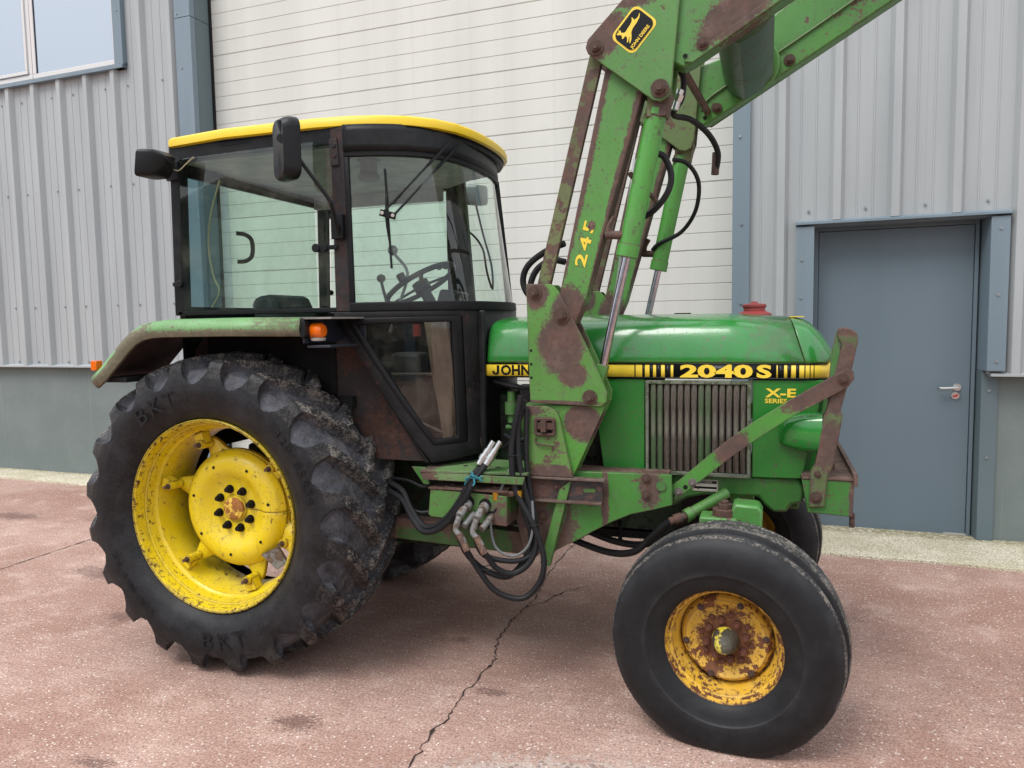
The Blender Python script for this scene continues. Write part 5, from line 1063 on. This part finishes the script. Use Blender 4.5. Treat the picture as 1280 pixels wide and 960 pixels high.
def rear_lamp(s):
    R = group_part('work_light', T)
    m = MB(); rows = []
    for x, k in ((-.375, 0.), (-.375, .98), (-.355, 1.0), (-.305, .95), (-.27, .55), (-.262, 0.)):
        rows.append([(x + .03 + b * .15, s * .79 + a * k * .9 * 1.0 + (x + .30) * .3, 2.415 + b * k) for a, b in rrect(.15, .125, .02, 4) + rrect(.15, .125, .02, 4)[:1]])
    m.grid(rows); obj('lamp_shell', m, M_plastic, R, smooth=40)
    obj('lamp_bracket', MB().box(-.335, -.30, min(s * .672, s * .76), max(s * .672, s * .76), 2.415, 2.435).box(-.345, -.275, min(s * .664, s * .690), max(s * .664, s * .690), 2.36, 2.45), M_plastic, R, .003)
    return R
rear_lamp(-1); rear_lamp(1)
obj('loose_wire', MB().tube([(-.30, -.72, 2.42), (-.26, -.70, 2.40), (-.22, -.69, 2.43), (-.17, -.69, 2.46)], .003, 6, 4), M_wire, T)

# ---------------- rear wings
fprof = [(-.612, 1.425), (-.56, 1.462), (-.48, 1.535), (-.42, 1.590), (-.36, 1.635), (-.30, 1.662), (-.24, 1.674), (-.16, 1.679), (.20, 1.680), (.575, 1.676)]
for s in (-1, 1):
    WG = group_part('rear_wing', T)
    M_wing = paint('wing_green' + str(s), srgb(100, 146, 96), speck=.60, rough=.45, var=.12, dust=.30, dustcol=srgb(104, 106, 88), rust=srgb(100, 94, 76), patches=[((0, 0, 1.583), 0, (3, 3, .050)), ((-.455, 0, 1.468), radians(-42), (.30, 3, .040))], orange=0, wob=.5)
    rows = []
    for i, (x, z) in enumerate(fprof):
        q = fprof[min(i + 1, len(fprof) - 1)]; p = fprof[max(i - 1, 0)]; d = Vector((q[0] - p[0], q[1] - p[1])).normalized(); nx, nz_ = -d.y, d.x
        row = []
        for (yy_, h_) in ((.56, .0), (.86, .0), (.925, -.003), (.950, -.012), (.965, -.030), (.970, -.045), (.968, -.062), (.962, -.078), (.950, -.080)):
            row.append((x + nx * h_, s * yy_, z + nz_ * h_))
        rows.append(row)
    m = MB().grid(rows); obj('wing_top', m, M_wing, WG, smooth=50, solid=.004)
    m = MB(); m.prism([(-.60, 1.40), (-.43, 1.52), (-.33, 1.585), (-.25, 1.60), (.56, 1.60), (.56, 1.59), (-.24, 1.585), (-.40, 1.48), (-.42, 1.40)], s * .95, s * .60); obj('wing_liner', MB().grid([[(x + .02, s * y_, z - .035) for y_ in (.55, .93)] for x, z in fprof]), plain('rusty_wing_underside' + str(s), srgb(58, 40, 38), .85, var=.4), WG)
    obj('wing_bracket', MB().box(-.55, -.42, min(s * .62, s * .93), max(s * .62, s * .93), 1.385, 1.410), M_dark, WG, .003)
    # end cap with indicator
    obj('wing_end_cap', MB().prism([(.575, 1.676), (.585, 1.67), (.60, 1.655), (.602, 1.60), (.59, 1.585), (.575, 1.592)], s * .965, s * .90), M_plastic, WG, .004)
    obj('lamp_bracket', MB().box(.578, .585, min(s * .67, s * .95), max(s * .67, s * .95), 1.565, 1.672).box(.585, .70, min(s * .70, s * .93), max(s * .70, s * .93), 1.545, 1.556).box(.575, .72, min(s * .655, s * .665), max(s * .655, s * .665), 1.54, 1.672), plain('dark_blue_black', srgb(28, 31, 42), .5, var=.2), WG, .002)
    obj('bracket_top', MB().box(.575, .72, min(s * .66, s * .95), max(s * .66, s * .95), 1.668, 1.676), plain('grey_dirty_top', srgb(116, 114, 108), .7, var=.2), WG)
    obj('indicator_lens', MB().lathe([(0, 0), (0, .030), (.012, .034), (.055, .034), (.066, .026), (.068, 0)], 24, (.585, s * .90, 1.618), 'x'), M_amber, WG)
    obj('indicator_base', MB().lathe([(1.575, .0), (1.575, .030), (1.587, .034), (1.590, .0)], 24, (.622, s * .90, 0), 'z'), M_white, WG)
    obj('rear_indicator', MB().box(-.648, -.612, min(s * .92, s * .88), max(s * .92, s * .88), 1.440, 1.488), M_amber, WG, .004)
    obj('wing_strut', MB().prism([(.56, 1.67), (.64, 1.66), (.80, 1.44), (.79, 1.42), (.72, 1.44)], s * .640, s * .625), M_cab, WG, .002)
    bolt((.765, s * .640, 1.455), .010, WG, M_nut, (0, s, 0))
